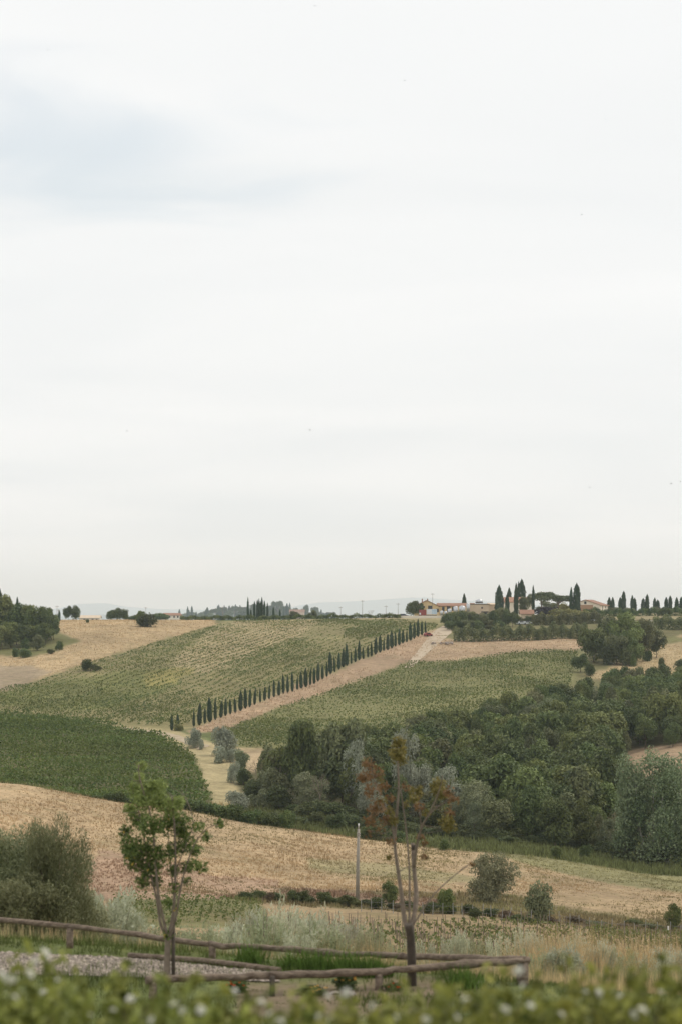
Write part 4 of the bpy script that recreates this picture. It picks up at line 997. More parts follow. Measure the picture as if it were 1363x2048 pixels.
house('barn', 'white gabled barn with brown roof and brick panel', 1177, 1085, 62 * u3, 16, 12.5 * u3, 23 * u3, M_white, M_tile, -.32, 'y', [('f', .5, 1.6, 6.0, 2.9, M_brick), ('f', 0, 4.0, 1.0, 1.2), ('r', -4, 1.6, .8, 2.0), ('r', 2, 2.0, 1.0, 1.0)], cat='barn', zoff=.8)
# distant houses
house('low_house', 'pale low farm building on the left skyline', 181, 1500, 40 * 1500 / F, 12, 1.9, 3.4, M_white, M_beige, 0, 'x', [('f', -3, .9, 1.2, 1.2), ('f', 2, .9, 1.2, 1.2), ('f', 4.6, .9, 1.0, 1.2)], zoff=.2)
house('white_house', 'white skyline house with red roof among hazy trees', 344, 1600, 32 * 1600 / F, 9, 2.8, 4.2, M_white, M_tile, .3, 'x', [('f', -2.5, 1.9, .9, 1.2), ('f', .5, 1.9, .9, 1.2), ('f', 3, 1.9, .9, 1.2)], zoff=1.2)
house('villa', 'ochre villa half hidden on the far wooded ridge', 594, 4250, 30 * 4250 / F, 14, 14, 18, M_pink, M_tile, 0, 'x', [('f', -3.6, 5.0, 1.2, 1.6), ('f', 0, 5.0, 1.2, 1.6), ('f', 3.6, 5.0, 1.2, 1.6), ('f', -1.8, 5.0, 1.2, 1.6), ('f', 1.8, 5.0, 1.2, 1.6)], zoff=1.6)
house('red_roofed_hut', 'small hut whose red roof shows in the left wood', 95, 850, 3.0, 3.0, 2.6, 4.0, M_pink, M_tile2, 0, 'x', [('f', 0, 1.2, .8, 1.4)], zoff=1.0, base_drop=3)

# steel wine tanks
def tank(px, Y, base, top, w, label, zoff=None):
    x = (px - CX) / F * Y; rr = w / 2 / F * Y; z0 = P(px, base, Y).z; H = (base - top) / F * Y
    root = empty('steel_tank', (x, Y, z0)); tag(root, label, 'tank', 'steel wine tanks')
    MB().tube([(0, 0, .35), (0, 0, H - rr * .35), (0, 0, H)], [rr, rr, rr * .25], 16).build('body', M_steel, root, True)
    for k in range(3):
        a = k * 2.1 + .4; MB().box((math.cos(a) * rr * .8, math.sin(a) * rr * .8, -.25), (.18, .18, 1.3)).build('leg', M_steel, root)
    MB().tube([(0, 0, H * .33), (0, 0, H * .33 + .12)], rr * 1.02, 16).build('band', M_wire, root)
tank(882, 1050, 1233, 1221, 6.5, 'small steel tank, leftmost of the tanks in the yard')
tank(890, 1052, 1233, 1222, 6, 'small steel tank, second from the left in the yard')
tank(898, 1050, 1232, 1217, 8, 'steel tank, third from the left in the yard')
tank(910, 1050, 1231, 1212, 9, 'tall steel tank left of the large yard tank')
tank(923, 1052, 1230, 1211, 13, 'large steel tank in the middle of the yard')
tank(935, 1056, 1229, 1206, 7, 'narrow tall steel tank beside the flat-roofed block')
tank(957, 1063, 1208, 1198, 15, 'wide steel tank standing on the flat roof')

# lorry, cars, carport, yard
M_red = plain_mat('dull_red_paint', (.30, .075, .065), (.24, .06, .055), 2, .5)
M_wpaint = plain_mat('white_paint', (.74, .76, .78), (.66, .68, .70), 2, .4)
M_bluepic = plain_mat('pale_blue_panel', (.40, .54, .66), (.60, .68, .74), .8, .4)
M_tyre = plain_mat('tyre', (.03, .03, .03), (.02, .02, .02), 4, .9)
M_darkcar = plain_mat('dark_car_paint', (.05, .07, .11), (.04, .05, .08), 1, .3, spec=.5)
def lorry():
    Y = 1040; x = (854 - CX) / F * Y; z = gz(x, Y); u = Y / F
    root = empty('lorry', (x, Y, z)); tag(root, 'lorry with red front and white box body in the yard', 'lorry')
    MB().box((-10 * u, 0, 1.95), (14 * u, 2.4, 2.7)).build('cab', M_red, root)
    MB().box((8.2 * u, 0, 2.45), (20.5 * u, 2.45, 2.3)).build('box_body', M_wpaint, root)
    MB().box((13 * u, -1.25, 2.45), (10 * u, .06, 2.0)).build('side_panel', M_bluepic, root)
    MB().box((0, 0, .85), (36 * u, 1.9, .35)).build('chassis', M_tyre, root)
    MB().box((-15.2 * u, -1.23, 1.6), (3 * u, .06, .8)).build('light_panel', M_wpaint, root)
    for k in (-13, -6, 4, 14):
        MB().tube([(k * u, -1.22, .5), (k * u, 1.22, .5)], .5, 12).build('wheel', M_tyre, root)
lorry()
def car(px, Y, L, mat, label, rz=0.0):
    x = (px - CX) / F * Y; root = empty('car', (x, Y, gz(x, Y)), rz); tag(root, label, 'car')
    mb = MB(); w = .85
    pr = [(-L / 2, .3), (L / 2, .3), (L / 2, .75), (L * .3, .88), (L * .14, 1.4), (-L * .3, 1.42), (-L * .46, .95), (-L / 2, .85)]
    n = len(pr); mb.poly([(a, -w, b) for a, b in pr] + [(a, w, b) for a, b in pr], [tuple(range(n)), tuple(range(2 * n - 1, n - 1, -1))] + [(i, i + n, (i + 1) % n + n, (i + 1) % n) for i in range(n)])
    mb.build('body', mat, root)
    MB().box((-L * .07, 0, 1.13), (L * .36, 1.74, .36)).build('windows', M_glass, root)
    for a in (-.3, .3):
        for b in (-.8, .8): MB().tube([(a * L, b - .1, .32), (a * L, b + .1, .32)], .32, 12).build('wheel', M_tyre, root)
car(772, 1046, 4.2, M_wpaint, 'white car parked at the left end of the yard')
car(783, 1050, 3.8, plain_mat('blue_car_paint', (.06, .14, .28), (.05, .1, .2), 1, .3), 'blue car beside the white one in the yard')
car(806, 1046, 4.3, M_darkcar, 'dark car parked left of the lorry')
car(797, 1056, 4.0, plain_mat('ochre_paint', (.40, .30, .16), (.3, .22, .12), 1, .4), 'ochre vehicle behind the dark car')
car(1042, 962, 4.3, M_wpaint, 'white car under the dark carport roof', .2)
car(1055, 962, 4.3, M_wpaint, 'white car at the right end of the carport')
car(1190, 985, 4.6, M_wpaint, 'white car half hidden by the hedge below the barn')
car(855, 892, 3.0, M_red, 'small red vehicle by the last cypress of the row', .5)
def carport():
    Y = 968; x = (1044 - CX) / F * Y; z = gz(x, Y); u = Y / F; root = empty('carport', (x, Y, z)); tag(root, 'low carport with dark flat roof above the hedge', 'carport')
    zt = P(1044, 1251, Y).z - z
    MB().box((0, 0, zt), (40 * u, 5, .3)).build('roof', M_roofgrey, root)
    for a in (-18, -6, 6, 18):
        for b in (-2.2, 2.2): MB().box((a * u, b, zt / 2 - .3), (.18, .18, zt + .4)).build('post', M_roofgrey, root)
carport()
house('tool_shed', 'brown tiled shed roof right of the carport', 1052, 985, 24 * 985 / F, 5, 3.2, 4.6, M_beige, M_tile, 0, 'x', [('f', 0, 1.2, 1.2, 2)], cat='shed')
def sign_van():
    Y = 985; x = (1304 - CX) / F * Y; z = gz(x, Y); root = empty('van', (x, Y, z)); tag(root, 'white van with a red panel behind the right hedge', 'van')
    zt = P(1304, 1241, Y).z - z
    MB().box((0, 0, zt / 2 + .2), (1.9, 3.6, zt - .4)).build('body', M_wpaint, root)
    MB().box((-.1, -1.83, zt * .68), (1.1, .08, zt * .34)).build('red_panel', M_red, root)
    for a in (-.8, .8):
        for b in (-1.3, 1.3): MB().tube([(a - .1, b, .33), (a + .1, b, .33)], .33, 12).build('wheel', M_tyre, root)
sign_van()
yw = MB(); a0, a1 = at(800, 1030), at(886, 1022)
yw.poly([(a0.x, a0.y, a0.z - 1), (a1.x, a1.y, a1.z - 1), (a1.x, a1.y + .5, a1.z - 1), (a0.x, a0.y + .5, a0.z - 1), (a0.x, a0.y, a0.z + 1.0), (a1.x, a1.y, a1.z + 1.0), (a1.x, a1.y + .5, a1.z + 1.0), (a0.x, a0.y + .5, a0.z + 1.0)], [(3, 2, 1, 0), (4, 5, 6, 7), (0, 1, 5, 4), (1, 2, 6, 5), (2, 3, 7, 6), (3, 0, 4, 7)])
tag(yw.build('yard_wall', M_white), 'low pale wall along the front of the yard', 'wall')

# stone heaps by the road bend
def rock_mesh(seed, s):
    r = np.random.default_rng(seed); pts = sph(r, 14) * r.uniform(.7, 1.1, (14, 1)) * np.array([1, .9, .7])
    import bmesh
    bm = bmesh.new()
    for p in pts: bm.verts.new(p)
    bmesh.ops.convex_hull(bm, input=bm.verts); me = bpy.data.meshes.new('stone'); bm.to_mesh(me); bm.free(); me.materials.append(s); return me
M_stone = plain_mat('pale_stone', (.40, .34, .29), (.26, .22, .19), 2, .95)
RK = [rock_mesh(i, M_stone) for i in range(4)]
r = np.random.default_rng(91)
heap = hit(884, 1290, 800); hp = empty('stone_heap', heap); tag(hp, 'heap of pale stones at the bend of the gravel road', 'stones')
for i in range(26):
    q = obj('stone', RK[i % 4], hp); q.location = (r.normal() * 2.6, r.normal() * 1.6, .25 + r.random() * .6); s = r.uniform(.35, .8); q.scale = (s, s, s); q.rotation_euler = (0, 0, r.random() * 6)

# utility poles
def util_pole(px, Y, top, label, rad=.09, arms=1, group=None):
    x = (px - CX) / F * Y; z = gz(x, Y); H = P(px, top, Y).z - z
    root = empty('utility_pole', (x, Y, z)); tag(root, label, 'pole', group)
    MB().tube([(0, 0, -.3), (0, 0, H)], [rad, rad * .7], 8).build('shaft', M_greybark, root, True)
    for k in range(arms):
        MB().box((0, 0, H - .5 - k * .8), (1.6, .1, .12)).build('crossarm', M_greybark, root)
        for s in (-.7, 0, .7): MB().tube([(s, 0, H - .44 - k * .8), (s, 0, H - .2 - k * .8)], .05, 6).build('insulator', M_porc, root)
for px, Y, tp, lab in [(114.5, 1060, 1211, 'taller utility pole at the edge of the left wood'), (117.5, 1075, 1218, 'shorter utility pole at the edge of the left wood'), (445, 1040, 1213, 'utility pole on the crest left of the cypress group'), (681, 1080, 1213, 'utility pole on the crest near the middle of the skyline'), (724, 1070, 1200, 'tallest utility pole on the bare crest'), (771, 1100, 1211, 'short utility pole left of the yard'), (795, 1085, 1206, 'utility pole at the left end of the yard'), (864, 1060, 1186, 'tall thin pole in front of the yellow house'), (292, 1300, 1214, 'faint utility pole behind the wide crest bush')]:
    util_pole(px, Y, tp, lab)

# ------------------------------------------------------------------ concrete pole and wire fence in the field
pp = hit(714, 1804, 225)
pole = empty('concrete_pole', pp); tag(pole, 'slim concrete pole standing alone at the edge of the dry field', 'pole')
uP = pp.y / F; HP = 157 * uP
MB().tube([(0, 0, -.4), (.05, 0, HP * .5), (.13, 0, HP * .93)], [.21, .175, .135], 12).build('shaft', M_concrete, pole, True)
MB().tube([(.13, 0, HP * .93), (.135, 0, HP * .965)], [.075, .07], 10).build('neck', M_concrete, pole, True)
for k in (.84, .865): MB().tube([(.115, 0, HP * k), (.115, 0, HP * k + .12)], [.20, .20], 12).build('collar', M_concrete, pole)
MB().tube([(.135, 0, HP * .965), (.135, 0, HP * .972), (.135, 0, HP * .99), (.135, 0, HP)], [.04, .095, .09, .03], 10).build('insulator', M_porc, pole, True)

wf = empty('wire_fence', at(700, 234)); tag(wf, 'thin wire fence on steel posts behind the young vineyard', 'fence')
posts = [722, 742, 762, 785, 806, 826, 845, 864, 884, 905, 923, 944, 964, 981, 1002, 1013, 1040, 1060, 1078, 1098, 1117, 1138, 1158, 1178, 1200, 1222, 1246, 1268, 1290, 1315, 1338, 1360, 1385, 1410]
r = np.random.default_rng(95)
wp = []
for a in posts:
    g = at(a, 233.5 + r.normal() * .3) - wf.location
    t = (r.normal() * .06 if a != 1013 else .45)
    hh = 1.25 * r.uniform(.9, 1.12)
    MB().tube([g + Vector((0, 0, -.2)), g + Vector((t, 0, hh))], .035, 6).build('post', M_steelpost, wf)
    wp.append(g)
for hh in (.45, .95): MB().tube([g + Vector((0, 0, hh)) for g in wp], .012, 4, False).build('wire', M_wire, wf)
MB().tube([at(1335, 233) - wf.location, at(1335, 233) - wf.location + Vector((0, 0, 1.0))], .08, 8).build('white_post', M_porc, wf)

# ------------------------------------------------------------------ grasses
def blades(name, x, y, h, w, col, label, lean=.35, seed=1, per=3, kind='stuff', spread=.08, cv=(.75, 1.3)):
    r = np.random.default_rng(seed); n0 = len(x)
    x = np.repeat(x, per) + r.normal(size=n0 * per) * spread; y = np.repeat(y, per) + r.normal(size=n0 * per) * spread
    h = np.repeat(h, per) * r.uniform(.55, 1.25, n0 * per); col = np.repeat(col, per, 0) * r.uniform(*cv, (n0 * per, 1)); n = len(x)
    z = zrel(x, y) + CZ - .02; a = r.random(n) * 6.28; b = r.random(n) * 6.28
    ww = w * r.uniform(.6, 1.4, n); tip = h * lean * r.random(n)
    v = np.stack([np.stack([x - np.cos(a) * ww, y - np.sin(a) * ww, z], 1), np.stack([x + np.cos(a) * ww, y + np.sin(a) * ww, z], 1),
                  np.stack([x + np.cos(b) * tip, y + np.sin(b) * tip, z + h], 1)], 1).reshape(-1, 3)
    c4 = np.ones((n * 3, 4)); c4[:, :3] = np.repeat(col, 3, 0)
    o = obj(name, make_mesh(name, v, np.arange(n * 3).reshape(n, 3), M_blade, {'gcol': ('FLOAT_COLOR', c4)}))
    return tag(o, label, 'grass', kind=kind)
def scatter(n, pxr, yr, seed):
    r = np.random.default_rng(seed); px = r.uniform(*pxr, n); y = 1 / r.uniform(1 / yr[1], 1 / yr[0], n) if yr[1] / yr[0] > 1.8 else r.uniform(*yr, n)
    return (px - CX) / F * y, y, r
x, y, r = scatter(42000, (-160, 1520), (237, 356), 101)
c = region_col(x, y); dry = c[:, 0] > .215
patch = .75 + .45 * fbm2(x * .22, y * .08, 61)
keep = dry & (patch + r.normal(size=len(x)) * .3 > .55)
big = fbm2(x * .05, y * .025, 63); gr = np.clip(fbm2(x * .11, y * .05, 64) * .9 + .02, 0, .75)[:, None]
c = (c * (1 - gr) + np.array([(.23, .215, .10)]) * gr) * (1 + .16 * big)[:, None]
blades('dry_grass', x[keep], y[keep], (.12 + .14 * np.clip(patch, 0, 1.5))[keep], .05, c[keep] * r.uniform(.9, 1.15, (keep.sum(), 1)) * (1 + .09 * np.sin((y + .2 * x) * 1.1 + 1.5 * big))[keep][:, None], 'straw-coloured dry grass on the near field', seed=2, cv=(.86, 1.16))
keep = ~dry
blades('valley_grass', x[keep], y[keep], np.full(keep.sum(), .45), .05, c[keep] * 1.25 * r.uniform(.6, 1.5, (keep.sum(), 1)), 'rough grass and weeds around the valley scrub', seed=3)
x, y, r = scatter(16000, (420, 1500), (352, 440), 103); c = region_col(x, y)
blades('meadow_grass', x, y, r.uniform(.4, 1.0, len(x)), .09, c * 1.3 * r.uniform(.6, 1.5, (len(x), 1)), 'green weeds on the valley floor before the wood', seed=4)
x, y, r = scatter(70000, (-100, 1463), (600, 1030), 104); c = region_col(x, y); keep = (c[:, 0] > .385)
blades('hill_grass', x[keep], y[keep], r.uniform(.2, .5, keep.sum()), .10, c[keep] * r.uniform(.78, 1.2, (keep.sum(), 1)), 'dry grass on the hillside banks and crest', seed=5, per=2, spread=.3, cv=(.85, 1.15))
x, y, r = scatter(30000, (-260, 1620), (46, 160), 105)
tone = fbm2(x * .12, y * .12, 71); cc = np.where((tone > .25)[:, None], (.52, .41, .23), (.29, .285, .145))
blades('bank_grass', x, y, r.uniform(.3, .8, len(x)), .012, cc * r.uniform(.7, 1.3, (len(x), 1)), 'tall mixed grass on the bank below the log fence', seed=6, per=4, spread=.2)
# straw plumes among the grey shrubs
r = np.random.default_rng(106)
xs, ys_ = [], []
for (px, Y, n, s) in [(560, 72, 240, 1.0), (640, 70, 240, .9), (720, 68, 180, .8), (500, 76, 140, .8), (1120, 62, 260, .7), (1180, 66, 200, .6), (1090, 60, 120, .5), (1290, 66, 260, .9), (960, 70, 80, .8), (860, 75, 100, .9), (1240, 72, 160, .8)]:
    q = at(px, Y); xs.append(q.x + r.normal(size=n) * s); ys_.append(Y + r.normal(size=n) * 1.2)
x = np.concatenate(xs); y = np.concatenate(ys_)
blades('straw_grass', x, y, r.uniform(.8, 1.7, len(x)), .010, np.array([(.56, .42, .23)]) * r.uniform(.7, 1.25, (len(x), 1)), 'tall straw-coloured grass plumes behind the fence', .55, 7, 7, spread=.12)

# ------------------------------------------------------------------ grey shrubs on the bank
P_worm = [spray(300 + i, 9000, .030, L_worm if i % 2 else L_worm2, M_greybark, 90, .5, .16, .36) for i in range(4)]
P_thin = [spray(310 + i, 2600, .030, L_worm if i else L_worm2, M_greybark, 26, .45, .10, .32) for i in range(2)]
WS = [(215, 1742, 150, 58, 1), (160, 1770, 140, 56, 0), (255, 1790, 90, 60, 2), (330, 1836, 110, 62, 0), (400, 1832, 110, 64, 2), (455, 1820, 100, 68, 1), (300, 1850, 100, 56, 2), (505, 1786, 110, 80, 1), (560, 1780, 110, 78, 3), (610, 1790, 110, 80, 1), (660, 1800, 110, 78, 3), (700, 1812, 90, 74, 1), (740, 1828, 80, 72, 2), (530, 1815, 120, 70, 0), (640, 1825, 130, 68, 2), (600, 1840, 90, 62, 1)]
def side(px): return 'left' if px < 440 else 'middle'
for i, (px, tp, w, Y, k) in enumerate(WS):
    plant('grey_shrub', P_worm[k], 'grey-leaved shrub on the %s of the bank behind the log fence' % side(px), 'shrub', px, None, tp, w, Y=Y, group='grey shrubs on the %s of the bank' % side(px))
for i, (px, tp, w, Y) in enumerate([(790, 1850, 60, 70), (830, 1845, 56, 72), (880, 1850, 60, 70), (920, 1838, 56, 72), (960, 1836, 70, 70), (1000, 1840, 70, 66), (1040, 1822, 56, 72), (1060, 1838, 70, 66), (1100, 1850, 70, 64), (1140, 1836, 76, 68), (1160, 1846, 60, 64), (1200, 1860, 70, 62), (1250, 1870, 80, 62), (1310, 1880, 80, 62), (1350, 1872, 70, 64), (1120, 1872, 90, 58), (1070, 1872, 80, 58), (1390, 1872, 70, 64)]):
    plant('grey_sapling', (P_thin + P_worm)[[0, 1, 1, 3][i % 4]], 'thin grey-leaved sapling on the bank right of the orange-leaved tree', 'sapling', px, None, tp, w, Y=Y, group='thin grey saplings on the right of the bank')

# big olives at the left edge
def olive_big(seed, n, leaf):
    r = np.random.default_rng(seed); lobes = []
    for i in range(46):
        d = sph(r, 1)[0]; q = r.random() ** .4
        lobes.append(((d[0] * .38 * q, d[1] * .38 * q, .52 + d[2] * .40 * q), np.array((1, 1, 1.1)) * r.uniform(.09, .17)))
    c = np.array([l[0] for l in lobes]); k = r.integers(len(lobes), size=n); d = sph(r, n); rad = np.array([l[1] for l in lobes])[k]
    p = c[k] + d * rad * (1 - .6 * r.random((n, 1)) ** 1.5)
    ax = (p - np.array([0, 0, .25])) + np.array([0, 0, .35]); ax /= np.linalg.norm(ax, axis=1, keepdims=True)
    v, f = leafset(p, r.normal(size=(n, 3)) + [0, -.2, .4], leaf * r.uniform(.6, 1.3, n), r, .24, .06, ax)
    t = np.repeat(np.clip(r.random(len(lobes))[k] * .45 + r.random(n) * .55, 0, 1), 4); v = fit_unit(v)
    mb = trunk_mb(r, lobes, .22, .03, 14)
    return {'crown': make_mesh('crown', v, f, L_oliveleaf, {'tint': ('FLOAT', t)}), 'trunk': mb.mesh('trunk', M_greybark, True)}
OB = olive_big(321, 80000, .0115); OB2 = olive_big(322, 22000, .017)
plant('olive_tree', OB, 'big dark olive tree at the left edge behind the log fence', 'olive tree', 5, None, 1664, 330, Y=53, rz=.4)
plant('olive_tree', OB2, 'olive shoots leaning out at the top of the big left olive', 'olive tree', 108, None, 1638, 150, Y=51, rz=1.0)

plant('olive_tree', OB2, 'dark olive suckers under the big left olive', 'olive tree', 30, None, 1752, 230, Y=50, rz=2.1)
plant('olive_tree', OB2, 'low olive shoots right of the big left olive', 'olive tree', 140, None, 1776, 130, Y=52, rz=4.0)

# ------------------------------------------------------------------ log fence, gravel path, edging on the terrace
def backY(px): return float(np.interp(px, [-700, 0, 1048], [45.2, 42.4, 37.75]))
def frontY(px): return float(np.interp(px, [-700, 370, 757, 1048], [33.4, 35.9, 36.9, 37.75]))
def log_rail(pts, rad, parent, name='rail', seed=0):
    r = np.random.default_rng(seed); P3 = []; R = []
    for (a, b) in zip(pts[:-1], pts[1:]):
        for t in np.linspace(0, 1, 9)[:-1]: P3.append(a.lerp(b, t) + Vector((0, 0, r.normal() * .008)) - parent.location)
    P3.append(pts[-1] - parent.location)
    R = [rad * (1 + .13 * r.normal() * .7) * (1.18 if r.random() < .08 else 1) for _ in P3]
    return MB().tube(P3, R, 10).build(name, M_log, parent, True)
def fence(label, rail_pts, Yf, post_px, seed, rad):
    p0 = at(rail_pts[0][0], Yf(rail_pts[0][0])); root = empty('log_fence', p0); tag(root, label, 'fence')
    for i, ((a, pa), (b, pb)) in enumerate(zip(rail_pts[:-1], rail_pts[1:])):
        A, B = P(a, pa, Yf(a)), P(b, pb, Yf(b)); d = (B - A).normalized() * .06
        log_rail([A - d, B + d], rad * (1 - .04 * (i % 2)), root, seed=seed + i)
    for px in post_px:
        pr_ = float(np.interp(px, [q[0] for q in rail_pts], [q[1] for q in rail_pts])); T_ = P(px, pr_, Yf(px)); g = gz(T_.x, T_.y)
        MB().tube([Vector((T_.x, T_.y + .02, g - .15)) - p0, Vector((T_.x, T_.y, T_.z - .02)) - p0], [.065, .06], 10).build('post', M_log, root, True)
    return root
fence('rear log fence running behind the gravel path to the left edge', [(-260, 1815), (140, 1853), (425, 1889), (640, 1904), (800, 1912), (1044, 1919)], backY, [-260, 140, 425, 640, 1040], 11, .051)
fence('front log fence crossing before the two young trees', [(300, 1960), (372, 1957), (545, 1951), (757, 1944), (890, 1932), (1050, 1921)], frontY, [306, 757, 1048], 31, .057)
sp = at(545, 36.2); spo = MB().tube([(0, 0, -.1), (0, 0, .30)], [.045, .04], 8).build('short_post', M_darkbark, None, True, sp); tag(spo, 'short dark stake behind the front log fence', 'stake')
strip('gravel_path', [hit(a, b, 30, 60) for a, b in ((-500, 1890), (0, 1906), (260, 1918), (540, 1947))], [hit(a, b, 30, 60) for a, b in ((-500, 1946), (0, 1950), (260, 1956), (560, 1966))], M_gravel, .02, 'pale gravel path between the log fences', 40)
# loose pebbles on the path
r = np.random.default_rng(110); pv = []
gp = bpy.data.objects['gravel_path']; pm = np.array([v.co[:] for v in gp.data.vertices]).reshape(40, 7, 3); n = 5200
ii = r.integers(39, size=n); jj = r.integers(6, size=n); a, b = r.random((n, 1)), r.random((n, 1))
pos = (pm[ii, jj] * (1 - a) + pm[ii + 1, jj] * a) * (1 - b) + (pm[ii, jj + 1] * (1 - a) + pm[ii + 1, jj + 1] * a) * b
octv = np.array([(1, 0, 0), (0, 1, 0), (-1, 0, 0), (0, -1, 0), (0, 0, 1)], float); octf = np.array([(0, 1, 4), (1, 2, 4), (2, 3, 4), (3, 0, 4)])
s = r.uniform(.015, .045, (n, 1, 1)); v = (octv[None] * s * np.array([1, 1, .7]) + pos[:, None]).reshape(-1, 3); f = (octf[None] + 5 * np.arange(n)[:, None, None]).reshape(-1, 3)
c4 = np.ones((n * 5, 4)); c4[:, :3] = np.repeat(np.array([(.35, .295, .245)]) * r.uniform(.4, 1.5, (n, 1)), 5, 0)
tag(obj('pebbles', make_mesh('pebbles', v, f, vcol_mat('pebble', 0.0), {'gcol': ('FLOAT_COLOR', c4)})), 'loose pale pebbles on the gravel path', 'pebbles', kind='stuff')
for (pts_, lab) in [([(258, 1917), (330, 1922), (400, 1927), (470, 1935), (560, 1947)], 'thin log edging along the back of the gravel path'), ([(780, 1934), (880, 1938), (990, 1944)], 'thin log edging under the orange-leaved young tree')]:
    g0 = hit(*pts_[0], 30, 60); ed = MB().tube([hit(a, b, 30, 60) + Vector((0, 0, .05)) - g0 for a, b in pts_], .05, 8).build('log_edging', M_log, None, True, g0); tag(ed, lab, 'edging')

x, y, r = scatter(26000, (-300, 1660), (32, 45), 111)
inpath = np.zeros(len(x), bool); a, b = proj(x, y)
inpath = inpoly(a, b, [(-500, 1889), (0, 1905), (260, 1917), (540, 1946), (560, 1966), (260, 1956), (0, 1950), (-500, 1946)])
bed = inpoly(a, b, [(470, 1955), (860, 1945), (880, 1990), (470, 2010)]) & (r.random(len(x)) < .75)
keep = (~inpath | (r.random(len(x)) < .28)) & ~bed
blades('terrace_grass', x[keep], y[keep], np.clip(.10 + .07 * fbm2(x * .7, y * .7, 81), .03, .3)[keep] * np.where(np.abs(b[keep] - 1895) < 16, 1.5, 1.0), .008, np.array([(.12, .145, .05)]) * r.uniform(.5, 1.7, (keep.sum(), 1)), 'green grass along the terrace beside the log fence', .6, 8, 3, spread=.05)
for i, (px, Y, n, w) in enumerate([(590, 39.0, 130, .10), (640, 38.8, 200, .13), (700, 38.6, 220, .14), (745, 38.4, 160, .12), (500, 40.0, 100, .12), (925, 37.2, 120, .12)]):
    q = at(px, Y); r = np.random.default_rng(400 + i)
    o = blades('grass_clump', q.x + r.normal(size=n) * w, Y + r.normal(size=n) * w, r.uniform(.2, .42, n), .011, np.array([(.105, .165, .04)]) * r.uniform(.6, 1.6, (n, 1)), 'bright green strap-leaved clump, %s from the left behind the front rail' % ORD[[1, 2, 3, 4, 0, 5][i]], .7, 9 + i, 3, 'thing', .03)
    o['category'] = 'grass clump'; o['group'] = 'strap-leaved clumps on the terrace'

# ------------------------------------------------------------------ two young trees
def stems(mb_pts, Y, parent, mat, seed):
    r = np.random.default_rng(seed); out = []
    for (pts_, r0, r1) in mb_pts:
        dy = r.normal() * .18; P3 = []
        for k, (a, b) in enumerate(pts_):
            q = P(a, b, Y); q.y += dy * k / max(1, len(pts_) - 1) * 1.5; P3.append(q - parent.location)
        # smooth
        S = []
        for i in range(len(P3) - 1):
            p0_, p1, p2, p3 = P3[max(i - 1, 0)], P3[i], P3[i + 1], P3[min(i + 2, len(P3) - 1)]
            for t in (0, .25, .5, .75):
                S.append(.5 * ((2 * p1) + (p2 - p0_) * t + (2 * p0_ - 5 * p1 + 4 * p2 - p3) * t * t + (3 * p1 - p0_ - 3 * p2 + p3) * t ** 3))
        S.append(P3[-1]); m = len(S)
        out.append((S, [r0 + (r1 - r0) * i / (m - 1) for i in range(m)]))
    for S, R in out: MB().tube(S, R, 8).build('stem', mat, parent, True)
    return out
def twigs(blobs, st, Y, parent, mat, seed):
    r = np.random.default_rng(seed); mb = MB(); pts = [p for S, R in st for p in S[3:]]
    for (a, b, rp, n) in blobs:
        c = P(a, b, Y) - parent.location
        low = [p for p in pts if p.z < c.z + .02] or pts
        for k in range(3):
            e = c + Vector(r.normal(size=3)) * rp / F * Y * .6; q = min(low, key=lambda p: (p - e).length + r.random() * .15)
            mb.tube([q, q.lerp(e, .55) + Vector(r.normal(size=3)) * .03, e], [.0045, .003, .0015], 4, False)
    return tag(mb.build('twigs', mat, parent, True), kind='stuff')
def leaf_cluster(name, blobs, Y, parent, mat, leaf, seed, tints=None, aspect=.5, dens=1.0):
    r = np.random.default_rng(seed); PP, TT, RR = [], [], []
    for i, (a, b, rp, n) in enumerate(blobs):
        c = P(a, b, Y) - parent.location; c.y += r.normal() * .25; R_ = rp / F * Y; n = int(n * dens)
        d = sph(r, n) * (r.random((n, 1)) ** .55) * R_ * np.array([1, 1, .9]); PP.append(np.array(c)[None] + d); TT.append(np.clip((tints[i] if tints else .5) + r.normal(size=n) * .25, 0, 1))
    p = np.vstack(PP); n = len(p)
    v, f = leafset(p, r.normal(size=(n, 3)) + [0, -.2, .5], leaf * r.uniform(.6, 1.3, n), r, aspect, .12)
    return obj(name, make_mesh(name, v, f, mat, {'tint': ('FLOAT', np.repeat(np.concatenate(TT), 4))}), parent)
YT = 38.0
g = at(334, YT); yt = empty('young_tree', g); tag(yt, 'young green-leaved tree on a thin trunk beside the gravel path', 'tree')
gb = E - (g.z - CZ) / YT * F
stems([([(334, gb + 6), (334, 1930), (336, 1872)], .055, .045)], YT, yt, M_greybark, 1)
st1 = stems([([(336, 1875), (322, 1850), (314, 1800), (300, 1740), (285, 1660), (272, 1600)], .026, .008), ([(336, 1875), (330, 1850), (318, 1790), (312, 1720), (305, 1640), (282, 1560), (279, 1528)], .028, .006),
       ([(338, 1875), (345, 1850), (350, 1790), (352, 1730), (350, 1650), (345, 1590)], .034, .008), ([(338, 1872), (352, 1840), (362, 1780), (375, 1730), (395, 1680), (420, 1650), (442, 1642)], .022, .004), ([(336, 1872), (342, 1840), (346, 1800), (335, 1700), (330, 1600)], .018, .006), ([(352, 1740), (372, 1690), (385, 1640), (360, 1580)], .012, .004), ([(305, 1720), (270, 1690), (245, 1660)], .012, .004)], YT, yt, M_greybark, 2)
L_young = leaf_mat('young_tree_leaf', (.07, .12, .03), (.34, .41, .14), .35, .0)
